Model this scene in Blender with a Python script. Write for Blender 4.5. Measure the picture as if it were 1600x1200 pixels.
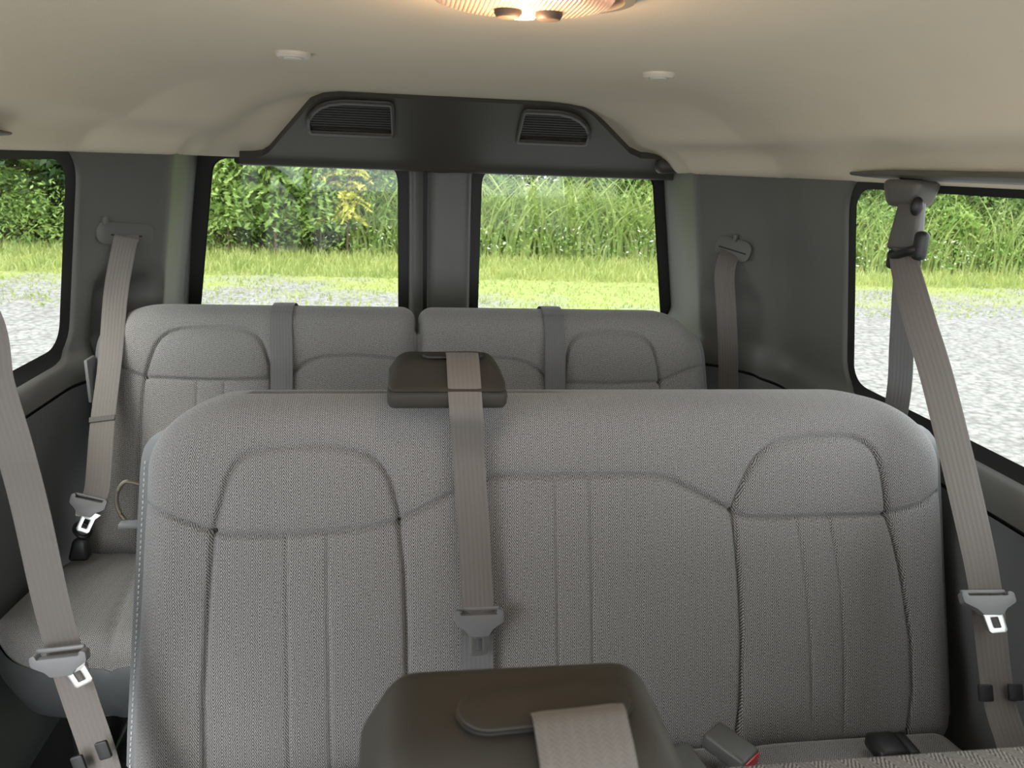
import bpy, bmesh, math, random
import numpy as np
from mathutils import Vector, Matrix
from mathutils.geometry import delaunay_2d_cdt

SC = bpy.context.scene
for o in list(bpy.data.objects):
    bpy.data.objects.remove(o)
COL = SC.collection

# ------------------------------------------------------------------ camera
CAM_POS = Vector((-0.09, 0.0, 1.25))
YAW, PITCH, ROLL = math.radians(7.8985), math.radians(15.9814), math.radians(2.1762)
_f = Vector((math.sin(YAW) * math.cos(PITCH), math.cos(YAW) * math.cos(PITCH), -math.sin(PITCH)))
_r = Vector((math.cos(YAW), -math.sin(YAW), 0))
_u = _r.cross(_f)
_R = _r * math.cos(ROLL) + _u * math.sin(ROLL)
_U = _u * math.cos(ROLL) - _r * math.sin(ROLL)
cam_d = bpy.data.cameras.new('camera')
cam_d.sensor_width = 36
cam_d.lens = 36 * 1200 / 1600
cam_d.clip_start = 0.02
cam_d.clip_end = 300
cam_d.dof.use_dof = True
cam_d.dof.focus_distance = 1.5
cam_d.dof.aperture_fstop = 13.0
cam = bpy.data.objects.new('camera', cam_d)
COL.objects.link(cam)
M = Matrix((_R, _U, -_f)).transposed().to_4x4()
M.translation = CAM_POS
cam.matrix_world = M
SC.camera = cam

# ------------------------------------------------------------------ world, sun, exposure
w = bpy.data.worlds.new('overcast_sky')
SC.world = w
w.use_nodes = True
nt = w.node_tree
bg = nt.nodes['Background']
bg.inputs['Color'].default_value = (0.93, 0.97, 1.0, 1)
bg.inputs['Strength'].default_value = 5.0
sun_d = bpy.data.lights.new('hazy_sun', 'SUN')
sun_d.energy = 5.0
sun_d.angle = math.radians(35)
sun_d.color = (1.0, 0.95, 0.86)
sun = bpy.data.objects.new('hazy_sun', sun_d)
COL.objects.link(sun)
sun.rotation_euler = (math.radians(32), math.radians(-18), 0)
SC.view_settings.view_transform = 'Standard'
SC.view_settings.look = 'None'
SC.view_settings.exposure = 0.72
SC.view_settings.gamma = 1.0
SC.view_settings.use_curve_mapping = False
cy = SC.cycles
cy.use_denoising = True
cy.max_bounces = 10
cy.diffuse_bounces = 6
cy.transparent_max_bounces = 16
cy.caustics_reflective = False
cy.caustics_refractive = False
cy.sample_clamp_indirect = 8.0

# ------------------------------------------------------------------ materials
MATS = {}


def mat(name):
    m = bpy.data.materials.new(name)
    m.use_nodes = True
    MATS[name] = m
    return m, m.node_tree, m.node_tree.nodes['Principled BSDF']


def nd(t, typ, **kw):
    n = t.nodes.new(typ)
    for k, v in kw.items():
        setattr(n, k, v)
    return n


def mth(t, op, a, b=None, clamp=False):
    n = t.nodes.new('ShaderNodeMath')
    n.operation = op
    n.use_clamp = clamp
    for i, v in enumerate((a, b)):
        if v is None:
            continue
        if isinstance(v, (int, float)):
            n.inputs[i].default_value = v
        else:
            t.links.new(v, n.inputs[i])
    return n.outputs[0]


def mixc(t, fac, a, b):
    n = t.nodes.new('ShaderNodeMix')
    n.data_type = 'RGBA'
    for sock, v in ((n.inputs[0], fac), (n.inputs[6], a), (n.inputs[7], b)):
        if isinstance(v, (int, float)):
            sock.default_value = v
        elif isinstance(v, tuple):
            sock.default_value = (*v, 1)
        else:
            t.links.new(v, sock)
    return n.outputs[2]


def plastic(name, col, rough=0.5, grain=0.15, scale=900, spec=0.5):
    m, t, b = mat(name)
    tc = nd(t, 'ShaderNodeTexCoord')
    n = nd(t, 'ShaderNodeTexNoise')
    n.inputs['Scale'].default_value = scale
    n.inputs['Detail'].default_value = 2
    t.links.new(tc.outputs['Object'], n.inputs['Vector'])
    big = nd(t, 'ShaderNodeTexNoise')
    big.inputs['Scale'].default_value = 14
    t.links.new(tc.outputs['Object'], big.inputs['Vector'])
    c = mixc(t, mth(t, 'MULTIPLY', big.outputs['Fac'], 0.25), tuple(col), tuple(x * 0.82 for x in col))
    t.links.new(c, b.inputs['Base Color'])
    b.inputs['Roughness'].default_value = rough
    b.inputs['Specular IOR Level'].default_value = spec
    if grain:
        bp = nd(t, 'ShaderNodeBump')
        bp.inputs['Strength'].default_value = grain
        bp.inputs['Distance'].default_value = 0.0006
        t.links.new(n.outputs['Fac'], bp.inputs['Height'])
        t.links.new(bp.outputs['Normal'], b.inputs['Normal'])
    return m


def fabric(name, light, dark, col_w=0.0225, vstep=0.0051):
    """woven herringbone, UV in metres"""
    m, t, b = mat(name)
    uv = nd(t, 'ShaderNodeUVMap')
    sep = nd(t, 'ShaderNodeSeparateXYZ')
    t.links.new(uv.outputs['UV'], sep.inputs[0])
    wob = nd(t, 'ShaderNodeTexNoise')
    wob.inputs['Scale'].default_value = 9
    t.links.new(uv.outputs['UV'], wob.inputs['Vector'])
    u = mth(t, 'ADD', sep.outputs[0], mth(t, 'MULTIPLY', wob.outputs['Fac'], 0.010))
    v = sep.outputs[1]
    tri = mth(t, 'PINGPONG', u, col_w * 0.5)              # 0..col_w/2
    p = mth(t, 'ADD', mth(t, 'DIVIDE', v, vstep), mth(t, 'MULTIPLY', tri, 1.75 / vstep))
    s = mth(t, 'SINE', mth(t, 'MULTIPLY', p, 2 * math.pi))
    q = mth(t, 'SINE', mth(t, 'MULTIPLY', u, 2 * math.pi / 0.0034))
    fine = nd(t, 'ShaderNodeTexNoise')
    fine.inputs['Scale'].default_value = 330
    fine.inputs['Detail'].default_value = 1
    t.links.new(uv.outputs['UV'], fine.inputs['Vector'])
    h = mth(t, 'ADD', s, mth(t, 'MULTIPLY', q, 0.45))
    h = mth(t, 'ADD', h, mth(t, 'MULTIPLY', mth(t, 'SUBTRACT', fine.outputs['Fac'], 0.5), 2.0))
    f = mth(t, 'ADD', mth(t, 'MULTIPLY', h, 1.3), 0.47, clamp=True)
    c = mixc(t, f, dark, light)
    big = nd(t, 'ShaderNodeTexNoise')
    big.inputs['Scale'].default_value = 5
    t.links.new(uv.outputs['UV'], big.inputs['Vector'])
    c = mixc(t, mth(t, 'MULTIPLY', big.outputs['Fac'], 0.16), c, tuple(x * 0.6 for x in light))
    t.links.new(c, b.inputs['Base Color'])
    b.inputs['Roughness'].default_value = 0.9
    b.inputs['Specular IOR Level'].default_value = 0.15
    b.inputs['Sheen Weight'].default_value = 0.25
    b.inputs['Sheen Roughness'].default_value = 0.5
    bp = nd(t, 'ShaderNodeBump')
    bp.inputs['Strength'].default_value = 0.15
    bp.inputs['Distance'].default_value = 0.0006
    t.links.new(h, bp.inputs['Height'])
    t.links.new(bp.outputs['Normal'], b.inputs['Normal'])
    return m


def webbing(name, col):
    m, t, b = mat(name)
    uv = nd(t, 'ShaderNodeUVMap')
    sep = nd(t, 'ShaderNodeSeparateXYZ')
    t.links.new(uv.outputs['UV'], sep.inputs[0])
    rib = mth(t, 'SINE', mth(t, 'MULTIPLY', sep.outputs[0], 2 * math.pi / 0.0068))
    zig = mth(t, 'PINGPONG', sep.outputs[0], 0.0034)
    tw = mth(t, 'SINE', mth(t, 'MULTIPLY', mth(t, 'ADD', sep.outputs[1], zig), 2 * math.pi / 0.0026))
    h = mth(t, 'ADD', rib, mth(t, 'MULTIPLY', tw, 0.7))
    f = mth(t, 'ADD', mth(t, 'MULTIPLY', h, 0.22), 0.5, clamp=True)
    c = mixc(t, f, tuple(x * 0.88 for x in col), tuple(min(1, x * 1.08) for x in col))
    t.links.new(c, b.inputs['Base Color'])
    b.inputs['Roughness'].default_value = 0.62
    b.inputs['Sheen Weight'].default_value = 0.15
    bp = nd(t, 'ShaderNodeBump')
    bp.inputs['Strength'].default_value = 0.3
    bp.inputs['Distance'].default_value = 0.0005
    t.links.new(h, bp.inputs['Height'])
    t.links.new(bp.outputs['Normal'], b.inputs['Normal'])
    return m


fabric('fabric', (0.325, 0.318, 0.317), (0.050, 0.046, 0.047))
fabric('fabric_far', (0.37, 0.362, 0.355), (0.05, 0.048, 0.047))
webbing('webbing', (0.125, 0.110, 0.100))
webbing('webbing_dark', (0.07, 0.062, 0.056))
webbing('webbing_grey', (0.14, 0.139, 0.142))
plastic('pillar_plastic', (0.118, 0.117, 0.108), 0.48, 0.25)
plastic('header_plastic', (0.066, 0.061, 0.052), 0.5, 0.2)
plastic('grille_plastic', (0.035, 0.033, 0.03), 0.5, 0)
plastic('lower_panel', (0.12, 0.126, 0.127), 0.5, 0.25)
plastic('housing', (0.036, 0.032, 0.027), 0.55, 0.2, 900, .22)
plastic('latch_grey', (0.15, 0.15, 0.155), 0.38, 0.1)
plastic('hanger_grey', (0.095, 0.09, 0.082), 0.42, 0.1)
plastic('rubber', (0.007, 0.007, 0.007), 0.6, 0)
plastic('black_plastic', (0.012, 0.012, 0.013), 0.45, 0.1)
plastic('dark_carpet', (0.022, 0.023, 0.022), 0.95, 0.8, 400)
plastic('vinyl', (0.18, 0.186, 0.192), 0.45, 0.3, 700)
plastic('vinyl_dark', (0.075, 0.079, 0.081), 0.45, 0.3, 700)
plastic('thread', (0.62, 0.62, 0.62), 0.7, 0)
plastic('headliner', (0.84, 0.755, 0.60), 0.95, 0.6, 500, 0.1)
plastic('disc_plastic', (0.62, 0.58, 0.50), 0.4, 0)
plastic('lamp_bezel', (0.33, 0.29, 0.235), 0.45, 0.1)
plastic('buckle_grey', (0.085, 0.085, 0.082), 0.45, .15)
plastic('lamp_button', (0.06, 0.045, 0.035), 0.5, 0)
plastic('red_button', (0.55, 0.03, 0.035), 0.35, 0)
plastic('white_plastic', (0.72, 0.74, 0.76), 0.4, 0)
m, t, b = mat('steel')
b.inputs['Base Color'].default_value = (0.58, 0.58, 0.57, 1)
b.inputs['Metallic'].default_value = 1
b.inputs['Roughness'].default_value = 0.33
m, t, b = mat('wire')
b.inputs['Base Color'].default_value = (0.16, 0.14, 0.11, 1)
b.inputs['Roughness'].default_value = 0.45
b.inputs['Metallic'].default_value = 0.6

m, t, b = mat('tinted_glass')
t.nodes.remove(b)
tr = nd(t, 'ShaderNodeBsdfTransparent')
tr.inputs['Color'].default_value = (0.395, 0.405, 0.39, 1)
gl = nd(t, 'ShaderNodeBsdfGlossy')
gl.inputs['Roughness'].default_value = 0.03
gl.inputs['Color'].default_value = (0.8, 0.85, 0.83, 1)
mx = nd(t, 'ShaderNodeMixShader')
mx.inputs[0].default_value = 0.025
t.links.new(tr.outputs[0], mx.inputs[1])
t.links.new(gl.outputs[0], mx.inputs[2])
t.links.new(mx.outputs[0], t.nodes['Material Output'].inputs[0])

m, t, b = mat('clear_glass')
t.nodes.remove(b)
tr = nd(t, 'ShaderNodeBsdfTransparent')
tr.inputs['Color'].default_value = (0.93, 0.95, 0.94, 1)
t.links.new(tr.outputs[0], t.nodes['Material Output'].inputs[0])

m, t, b = mat('lamp_lens')
b.inputs['Base Color'].default_value = (0.95, 0.72, 0.55, 1)
b.inputs['Roughness'].default_value = 0.2
b.inputs['Transmission Weight'].default_value = 0.55
b.inputs['IOR'].default_value = 1.2
tc = nd(t, 'ShaderNodeTexCoord')
wv = nd(t, 'ShaderNodeTexWave', bands_direction='X')
wv.inputs['Scale'].default_value = 75
t.links.new(tc.outputs['Object'], wv.inputs['Vector'])
bp = nd(t, 'ShaderNodeBump')
bp.inputs['Strength'].default_value = 0.8
bp.inputs['Distance'].default_value = 0.002
t.links.new(wv.outputs['Fac'], bp.inputs['Height'])
t.links.new(bp.outputs['Normal'], b.inputs['Normal'])
b.inputs['Emission Color'].default_value = (1.0, 0.45, 0.24, 1)
b.inputs['Emission Strength'].default_value = 0.3
m, t, b = mat('bulb')
b.inputs['Emission Color'].default_value = (1.0, 0.72, 0.35, 1)
b.inputs['Emission Strength'].default_value = 25


def leaf_mat(name, c1, c2, trans=0.35):
    m, t, b = mat(name)
    tc = nd(t, 'ShaderNodeTexCoord')
    n = nd(t, 'ShaderNodeTexNoise')
    n.inputs['Scale'].default_value = 2.2
    n.inputs['Detail'].default_value = 6
    t.links.new(tc.outputs['Object'], n.inputs['Vector'])
    oi = nd(t, 'ShaderNodeObjectInfo')
    f = mth(t, 'ADD', mth(t, 'MULTIPLY', mth(t, 'SUBTRACT', n.outputs['Fac'], 0.5), 2.2),
            mth(t, 'ADD', mth(t, 'MULTIPLY', oi.outputs['Random'], 0.5), 0.25), clamp=True)
    c = mixc(t, f, c1, c2)
    t.links.new(c, b.inputs['Base Color'])
    b.inputs['Roughness'].default_value = 0.5
    tl = nd(t, 'ShaderNodeBsdfTranslucent')
    t.links.new(c, tl.inputs['Color'])
    mx = nd(t, 'ShaderNodeMixShader')
    mx.inputs[0].default_value = trans
    t.links.new(b.outputs[0], mx.inputs[1])
    t.links.new(tl.outputs[0], mx.inputs[2])
    t.links.new(mx.outputs[0], t.nodes['Material Output'].inputs[0])


leaf_mat('leaf_dark', (0.03, 0.07, 0.022), (0.09, 0.16, 0.05))
leaf_mat('leaf_mid', (0.09, 0.18, 0.045), (0.25, 0.37, 0.11))
leaf_mat('leaf_bright', (0.16, 0.29, 0.065), (0.36, 0.48, 0.14))
leaf_mat('leaf_yellow', (0.42, 0.48, 0.08), (0.62, 0.58, 0.14))
leaf_mat('blade', (0.17, 0.28, 0.07), (0.46, 0.54, 0.20))
leaf_mat('lawn', (0.20, 0.29, 0.075), (0.42, 0.46, 0.16))
leaf_mat('flower', (0.75, 0.74, 0.70), (0.85, 0.85, 0.80))
plastic('bark', (0.13, 0.095, 0.065), 0.9, 0)

m, t, b = mat('gravel')
tc = nd(t, 'ShaderNodeTexCoord')
sep = nd(t, 'ShaderNodeSeparateXYZ')
t.links.new(tc.outputs['Object'], sep.inputs[0])
vo = nd(t, 'ShaderNodeTexVoronoi')
vo.inputs['Scale'].default_value = 16
t.links.new(tc.outputs['Object'], vo.inputs['Vector'])
stone = mixc(t, vo.outputs['Distance'], (0.35, 0.346, 0.34), (0.09, 0.088, 0.086))
stone = mixc(t, mth(t, 'MULTIPLY', vo.outputs['Color'], 0.3), stone, (0.44, 0.435, 0.43))
mn = nd(t, 'ShaderNodeTexNoise')
mn.inputs['Scale'].default_value = 3.5
mn.inputs['Detail'].default_value = 8
mn.inputs['Roughness'].default_value = 0.75
t.links.new(tc.outputs['Object'], mn.inputs['Vector'])
stone = mixc(t, mth(t, 'MULTIPLY', mth(t, 'SUBTRACT', mn.outputs['Fac'], 0.45), 2.6, clamp=True), stone, (0.15, 0.147, 0.14))
pn = nd(t, 'ShaderNodeTexNoise')
pn.inputs['Scale'].default_value = 0.55
pn.inputs['Detail'].default_value = 7
pn.inputs['Roughness'].default_value = 0.65
t.links.new(tc.outputs['Object'], pn.inputs['Vector'])
gy = mth(t, 'MULTIPLY', mth(t, 'SUBTRACT', sep.outputs[1], 11.9), 0.30)
xr = mth(t, 'MULTIPLY', mth(t, 'SUBTRACT', sep.outputs[0], 3.0), 0.45)
gy = mth(t, 'ADD', gy, mth(t, 'MULTIPLY', mth(t, 'POWER', 2.718, mth(t, 'MULTIPLY', mth(t, 'MULTIPLY', xr, xr), -1.0)), 0.75))
gf = mth(t, 'ADD', mth(t, 'MULTIPLY', mth(t, 'SUBTRACT', pn.outputs['Fac'], 0.5), 3.2),
         mth(t, 'MINIMUM', gy, 1.2))
gf = mth(t, 'ADD', mth(t, 'MULTIPLY', gf, 1.6), 0.35, clamp=True)
gn = nd(t, 'ShaderNodeTexNoise')
gn.inputs['Scale'].default_value = 7
gn.inputs['Detail'].default_value = 4
t.links.new(tc.outputs['Object'], gn.inputs['Vector'])
gcol = mixc(t, gn.outputs['Fac'], (0.19, 0.25, 0.07), (0.34, 0.36, 0.15))
t.links.new(mixc(t, gf, stone, gcol), b.inputs['Base Color'])
b.inputs['Roughness'].default_value = 0.95
b.inputs['Specular IOR Level'].default_value = 0.1
bp = nd(t, 'ShaderNodeBump')
bp.inputs['Strength'].default_value = 0.7
bp.inputs['Distance'].default_value = 0.03
t.links.new(vo.outputs['Distance'], bp.inputs['Height'])
bp.invert = True
t.links.new(bp.outputs['Normal'], b.inputs['Normal'])


# ------------------------------------------------------------------ mesh helpers
def tag(o, label=None, cat=None, group=None, kind=None):
    if label:
        o['label'] = label
    if cat:
        o['category'] = cat
    if group:
        o['group'] = group
    if kind:
        o['kind'] = kind
    return o


def thing(name, loc, label, cat, group=None):
    o = bpy.data.objects.new(name, None)
    COL.objects.link(o)
    o.location = loc
    o.empty_display_size = 0.05
    return tag(o, label, cat, group)


def world_loc(o):
    p = Vector((0, 0, 0))
    while o is not None:
        p += o.location
        o = o.parent
    return p


def obj(name, verts, faces, material, parent=None, smooth=True, uv=None, autosmooth=None):
    me = bpy.data.meshes.new(name)
    if isinstance(verts, np.ndarray):
        verts = verts.tolist()
    if isinstance(faces, np.ndarray):
        faces = faces.tolist()
    me.from_pydata(verts, [], faces)
    if uv is not None:
        lay = me.uv_layers.new(name='UVMap')
        vi = np.empty(len(me.loops), dtype=np.int32)
        me.loops.foreach_get('vertex_index', vi)
        lay.data.foreach_set('uv', np.asarray(uv, dtype=np.float32)[vi].ravel())
    me.materials.append(MATS[material])
    me.update()
    o = bpy.data.objects.new(name, me)
    COL.objects.link(o)
    if parent is not None:
        o.parent = parent
        o.location = -world_loc(parent)
    if smooth:
        if autosmooth is None:
            me.polygons.foreach_set('use_smooth', [True] * len(me.polygons))
        else:
            me.shade_smooth() if hasattr(me, 'shade_smooth') else None
            me.set_sharp_from_angle(angle=math.radians(autosmooth))
    return o


def bm_obj(name, bm, material, parent=None, smooth=True, autosmooth=35, boxuv=False):
    me = bpy.data.meshes.new(name)
    bmesh.ops.recalc_face_normals(bm, faces=bm.faces)
    if boxuv:
        lay = bm.loops.layers.uv.new('UVMap')
        for f in bm.faces:
            n = f.normal
            a = max(range(3), key=lambda i: abs(n[i]))
            for l in f.loops:
                c = l.vert.co
                l[lay].uv = (c.y, c.z) if a == 0 else ((c.x, c.z) if a == 1 else (c.x, c.y))
    bm.to_mesh(me)
    bm.free()
    me.materials.append(MATS[material])
    o = bpy.data.objects.new(name, me)
    COL.objects.link(o)
    if parent is not None:
        o.parent = parent
        o.location = -world_loc(parent)
    if smooth:
        me.polygons.foreach_set('use_smooth', [True] * len(me.polygons))
        if autosmooth:
            me.set_sharp_from_angle(angle=math.radians(autosmooth))
    return o


def box_bm(c, s, bevel=0.0, seg=3, top=(1, 1), rot=None, topshift=(0, 0)):
    """box centred at c with size s; top face scaled by `top` and shifted"""
    bm = bmesh.new()
    bmesh.ops.create_cube(bm, size=1)
    for v in bm.verts:
        x, y, z = v.co.x * s[0], v.co.y * s[1], v.co.z * s[2]
        if z > 0:
            x = x * top[0] + topshift[0]
            y = y * top[1] + topshift[1]
        v.co = (x, y, z)
    if bevel:
        bmesh.ops.bevel(bm, geom=list(bm.edges), offset=bevel, segments=seg, profile=0.5, affect='EDGES', clamp_overlap=True)
    for v in bm.verts:
        p = v.co.copy()
        if rot is not None:
            p = rot @ p
        v.co = p + Vector(c)
    return bm


def bm_merge(a, b):
    me = bpy.data.meshes.new('tmp')
    b.to_mesh(me)
    b.free()
    a.from_mesh(me)
    bpy.data.meshes.remove(me)
    return a


def round_poly(pts, rad, n=7):
    """polygon with rounded corners; rad number or list"""
    out = []
    N = len(pts)
    for i in range(N):
        p0, p1, p2 = Vector(pts[i - 1]), Vector(pts[i]), Vector(pts[(i + 1) % N])
        r = rad[i] if isinstance(rad, (list, tuple)) else rad
        if r <= 0:
            out.append(tuple(p1))
            continue
        d1, d2 = (p0 - p1), (p2 - p1)
        l1, l2 = d1.length, d2.length
        d1.normalize()
        d2.normalize()
        ang = d1.angle(d2)
        tl = min(r / math.tan(ang / 2), l1 * 0.49, l2 * 0.49)
        a, c = p1 + d1 * tl, p1 + d2 * tl
        for k in range(n + 1):
            t_ = k / n
            # quadratic blend pulled towards a circular arc
            q = a * (1 - t_) ** 2 + p1 * 2 * t_ * (1 - t_) + c * t_ ** 2
            out.append((q.x, q.y))
    return out


def resample(poly, step):
    out = []
    N = len(poly)
    for i in range(N):
        a, b_ = np.array(poly[i]), np.array(poly[(i + 1) % N])
        L = np.linalg.norm(b_ - a)
        k = max(1, int(math.ceil(L / step))) if step else 1
        for j in range(k):
            out.append(tuple(a + (b_ - a) * j / k))
    return out


def in_poly(P, poly):
    poly = np.asarray(poly)
    x, y = P[:, 0], P[:, 1]
    ins = np.zeros(len(P), bool)
    j = len(poly) - 1
    for i in range(len(poly)):
        xi, yi = poly[i]
        xj, yj = poly[j]
        c = ((yi > y) != (yj > y))
        with np.errstate(divide='ignore', invalid='ignore'):
            ins ^= c & (x < (xj - xi) * (y - yi) / (yj - yi) + xi)
        j = i
    return ins


def dist_poly(P, poly, closed=True):
    P = np.asarray(P, float)
    poly = np.asarray(poly, float)
    d = np.full(len(P), 1e9)
    N = len(poly)
    for i in range(N if closed else N - 1):
        a, b_ = poly[i], poly[(i + 1) % N]
        e = b_ - a
        L = e @ e
        if L < 1e-14:
            continue
        t_ = np.clip(((P - a) @ e) / L, 0, 1)
        d = np.minimum(d, np.hypot(P[:, 0] - a[0] - t_ * e[0], P[:, 1] - a[1] - t_ * e[1]))
    return d


def cdt(outer, holes=(), step=0.02, rings=(), bstep=None):
    """triangulated 2D region -> (pts Nx2, tris)"""
    bstep = bstep or step
    outer = resample(outer, bstep)
    holes = [resample(h, bstep) for h in holes]
    verts, edges = [], []
    for lp in [outer] + holes:
        s = len(verts)
        verts += lp
        edges += [(s + i, s + (i + 1) % len(lp)) for i in range(len(lp))]
    extra = []
    if step:
        o = np.array(outer)
        xs = np.arange(o[:, 0].min() + step / 2, o[:, 0].max(), step)
        ys = np.arange(o[:, 1].min() + step / 2, o[:, 1].max(), step)
        G = np.array([(x, y) for x in xs for y in ys])
        ok = in_poly(G, outer) & (dist_poly(G, outer) > step * 0.4)
        for h in holes:
            ok &= ~in_poly(G, h)
            ok &= dist_poly(G, h) > max([step * 0.4] + [r + step * 0.3 for r in rings])
        extra = [tuple(p) for p in G[ok]]
        for h in holes:
            H = np.array(h)
            area = 0.5 * np.sum(H[:, 0] * np.roll(H[:, 1], -1) - H[:, 1] * np.roll(H[:, 0], -1))
            tg = np.roll(H, -1, 0) - np.roll(H, 1, 0)
            nn = np.stack([tg[:, 1], -tg[:, 0]], 1) * np.sign(area)
            nn /= np.linalg.norm(nn, axis=1)[:, None] + 1e-12
            for r in rings:
                Q = H + nn * r
                ok = in_poly(Q, outer) & (dist_poly(Q, outer) > 0.003)
                extra += [tuple(p) for p in Q[ok]]
    vin = [Vector((float(p[0]), float(p[1]))) for p in verts + extra]
    r = delaunay_2d_cdt(vin, edges, [], 1, 1e-7)
    P = np.array([(v.x, v.y) for v in r[0]])
    T = [list(f) for f in r[2]]
    if holes:
        cen = np.array([P[f].mean(0) for f in T])
        ok = in_poly(cen, outer)
        for h in holes:
            ok &= ~in_poly(cen, h)
        T = [f for f, k in zip(T, ok) if k]
    return P, T


def panel(name, outer, holes, mapfn, material, parent=None, step=0.02, rings=(), flip=False, bstep=None):
    P, T = cdt(outer, holes, step, rings, bstep)
    V = mapfn(P)
    if flip:
        T = [f[::-1] for f in T]
    return obj(name, V, T, material, parent)


def plate(name, outer, holes, thick, frame, material, parent=None, bevel=0.0, seg=2, boxuv=False):
    """extruded flat outline. frame = (origin, xdir, ydir); extrudes along normal both ways"""
    P, T = cdt(outer, holes, 0, ())
    o, xd, yd = (Vector(v) for v in frame)
    xd = xd.normalized()
    yd = (yd - xd * yd.dot(xd)).normalized()
    n = xd.cross(yd)
    bm = bmesh.new()
    lo = [bm.verts.new(o + xd * p[0] + yd * p[1] - n * thick / 2) for p in P]
    for f in T:
        try:
            bm.faces.new([lo[i] for i in f])
        except ValueError:
            pass
    bmesh.ops.dissolve_limit(bm, angle_limit=0.01, verts=bm.verts, edges=bm.edges)
    ret = bmesh.ops.extrude_face_region(bm, geom=list(bm.faces))
    for v in [g for g in ret['geom'] if isinstance(g, bmesh.types.BMVert)]:
        v.co += n * thick
    if bevel:
        bmesh.ops.recalc_face_normals(bm, faces=bm.faces)
        ed = [e for e in bm.edges if len(e.link_faces) == 2 and e.calc_face_angle(0) > 0.9]
        bmesh.ops.bevel(bm, geom=ed, offset=bevel, segments=seg, profile=0.5, affect='EDGES', clamp_overlap=True)
    return bm_obj(name, bm, material, parent, autosmooth=40, boxuv=boxuv)


def catmull(pts, n=10):
    P = [Vector(p) for p in pts]
    P = [P[0] * 2 - P[1]] + P + [P[-1] * 2 - P[-2]]
    out = []
    for i in range(1, len(P) - 2):
        for k in range(n):
            t_ = k / n
            a, b_, c, d = P[i - 1], P[i], P[i + 1], P[i + 2]
            out.append(0.5 * ((2 * b_) + (c - a) * t_ + (2 * a - 5 * b_ + 4 * c - d) * t_ ** 2 + (3 * b_ - a - 3 * c + d) * t_ ** 3))
    out.append(P[-2])
    return out


def ribbon(name, pts, sides, material, parent, width=0.048, thick=0.0016, n=10):
    """strap along pts; sides = width direction per control point"""
    C = catmull(pts, n)
    S = catmull(sides, n)
    V, UV, F = [], [], []
    run = 0
    for i, (c, s) in enumerate(zip(C, S)):
        tg = (C[min(i + 1, len(C) - 1)] - C[max(i - 1, 0)]).normalized()
        s = (s - tg * s.dot(tg)).normalized()
        nn = s.cross(tg)
        if i:
            run += (c - C[i - 1]).length
        K = 8
        ring = [(-0.5 + k / K, 1) for k in range(K + 1)] + [(0.5 - k / K, -1) for k in range(K + 1)]
        for a, sg in ring:
            e = 0.35 if abs(a) > 0.49 else 1
            V.append(c + s * (a * width) + nn * (sg * thick / 2 * e))
            UV.append((a * width, run))
    R = 18
    for i in range(len(C) - 1):
        for k in range(R):
            a, b_ = i * R + k, i * R + (k + 1) % R
            F.append((a, b_, b_ + R, a + R))
    F.append(tuple(range(R))[::-1])
    F.append(tuple(range((len(C) - 1) * R, len(C) * R)))
    return obj(name, [tuple(v) for v in V], F, material, parent, uv=UV, autosmooth=50)


def tube(name, pts, r, material, parent=None, n=8, sub=8):
    C = catmull(pts, sub)
    V, F = [], []
    for i, c in enumerate(C):
        tg = (C[min(i + 1, len(C) - 1)] - C[max(i - 1, 0)]).normalized()
        up = Vector((0, 0, 1)) if abs(tg.z) < 0.9 else Vector((0, 1, 0))
        a = tg.cross(up).normalized()
        b_ = tg.cross(a)
        rr = r[min(int(i / len(C) * len(r)), len(r) - 1)] if isinstance(r, (list, tuple)) else r
        for k in range(n):
            an = 2 * math.pi * k / n
            V.append(tuple(c + a * math.cos(an) * rr + b_ * math.sin(an) * rr))
    for i in range(len(C) - 1):
        for k in range(n):
            F.append((i * n + k, i * n + (k + 1) % n, (i + 1) * n + (k + 1) % n, (i + 1) * n + k))
    F.append(tuple(range(n))[::-1])
    F.append(tuple(range((len(C) - 1) * n, len(C) * n)))
    return obj(name, V, F, material, parent, autosmooth=60)


def sstep(x, a, b_):
    t_ = np.clip((x - a) / (b_ - a), 0, 1)
    return t_ * t_ * (3 - 2 * t_)


# ================================================================== VAN SHELL
Y0 = -1.25          # front edge of the modelled shell


def plan(side):
    """plan curve at z=1.0: dense points with arc length"""
    pts = [(0.832, Y0), (0.832, 1.80 if side < 0 else 1.82), (0.690, 2.02), (0.735, 2.33), (0.737, 2.42)]
    P = [np.array(pts[0])]
    for i in range(1, len(pts) - 1):
        a, p, c = (np.array(q) for q in (pts[i - 1], pts[i], pts[i + 1]))
        r = 0.06 if i == 1 else (0.022 if i == 2 else 0.02)
        d1, d2 = (a - p) / np.linalg.norm(a - p), (c - p) / np.linalg.norm(c - p)
        for k in range(9):
            t_ = k / 8
            P.append((p + d1 * r) * (1 - t_) ** 2 + p * 2 * t_ * (1 - t_) + (p + d2 * r) * t_ ** 2)
    P.append(np.array(pts[-1]))
    P = np.array(P)
    s = np.concatenate([[0], np.cumsum(np.linalg.norm(np.diff(P, axis=0), axis=1))]) + Y0
    return P, s


PLAN = {sd: plan(sd) for sd in (-1, 1)}
SILL = {}
SILL[-1] = np.array([(0, 0), (.45, 0), (.60, .012), (.72, .028), (.745, .030), (.765, .028), (.785, .018), (.80, .006), (.815, 0), (2, 0)])
SILL[1] = np.array([(0, 0), (.40, 0), (.50, .022), (.58, .034), (.655, .040), (.69, .034), (.715, .028), (.745, .030), (.765, .028), (.785, .018), (.80, .006), (.815, 0), (2, 0)])


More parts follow.
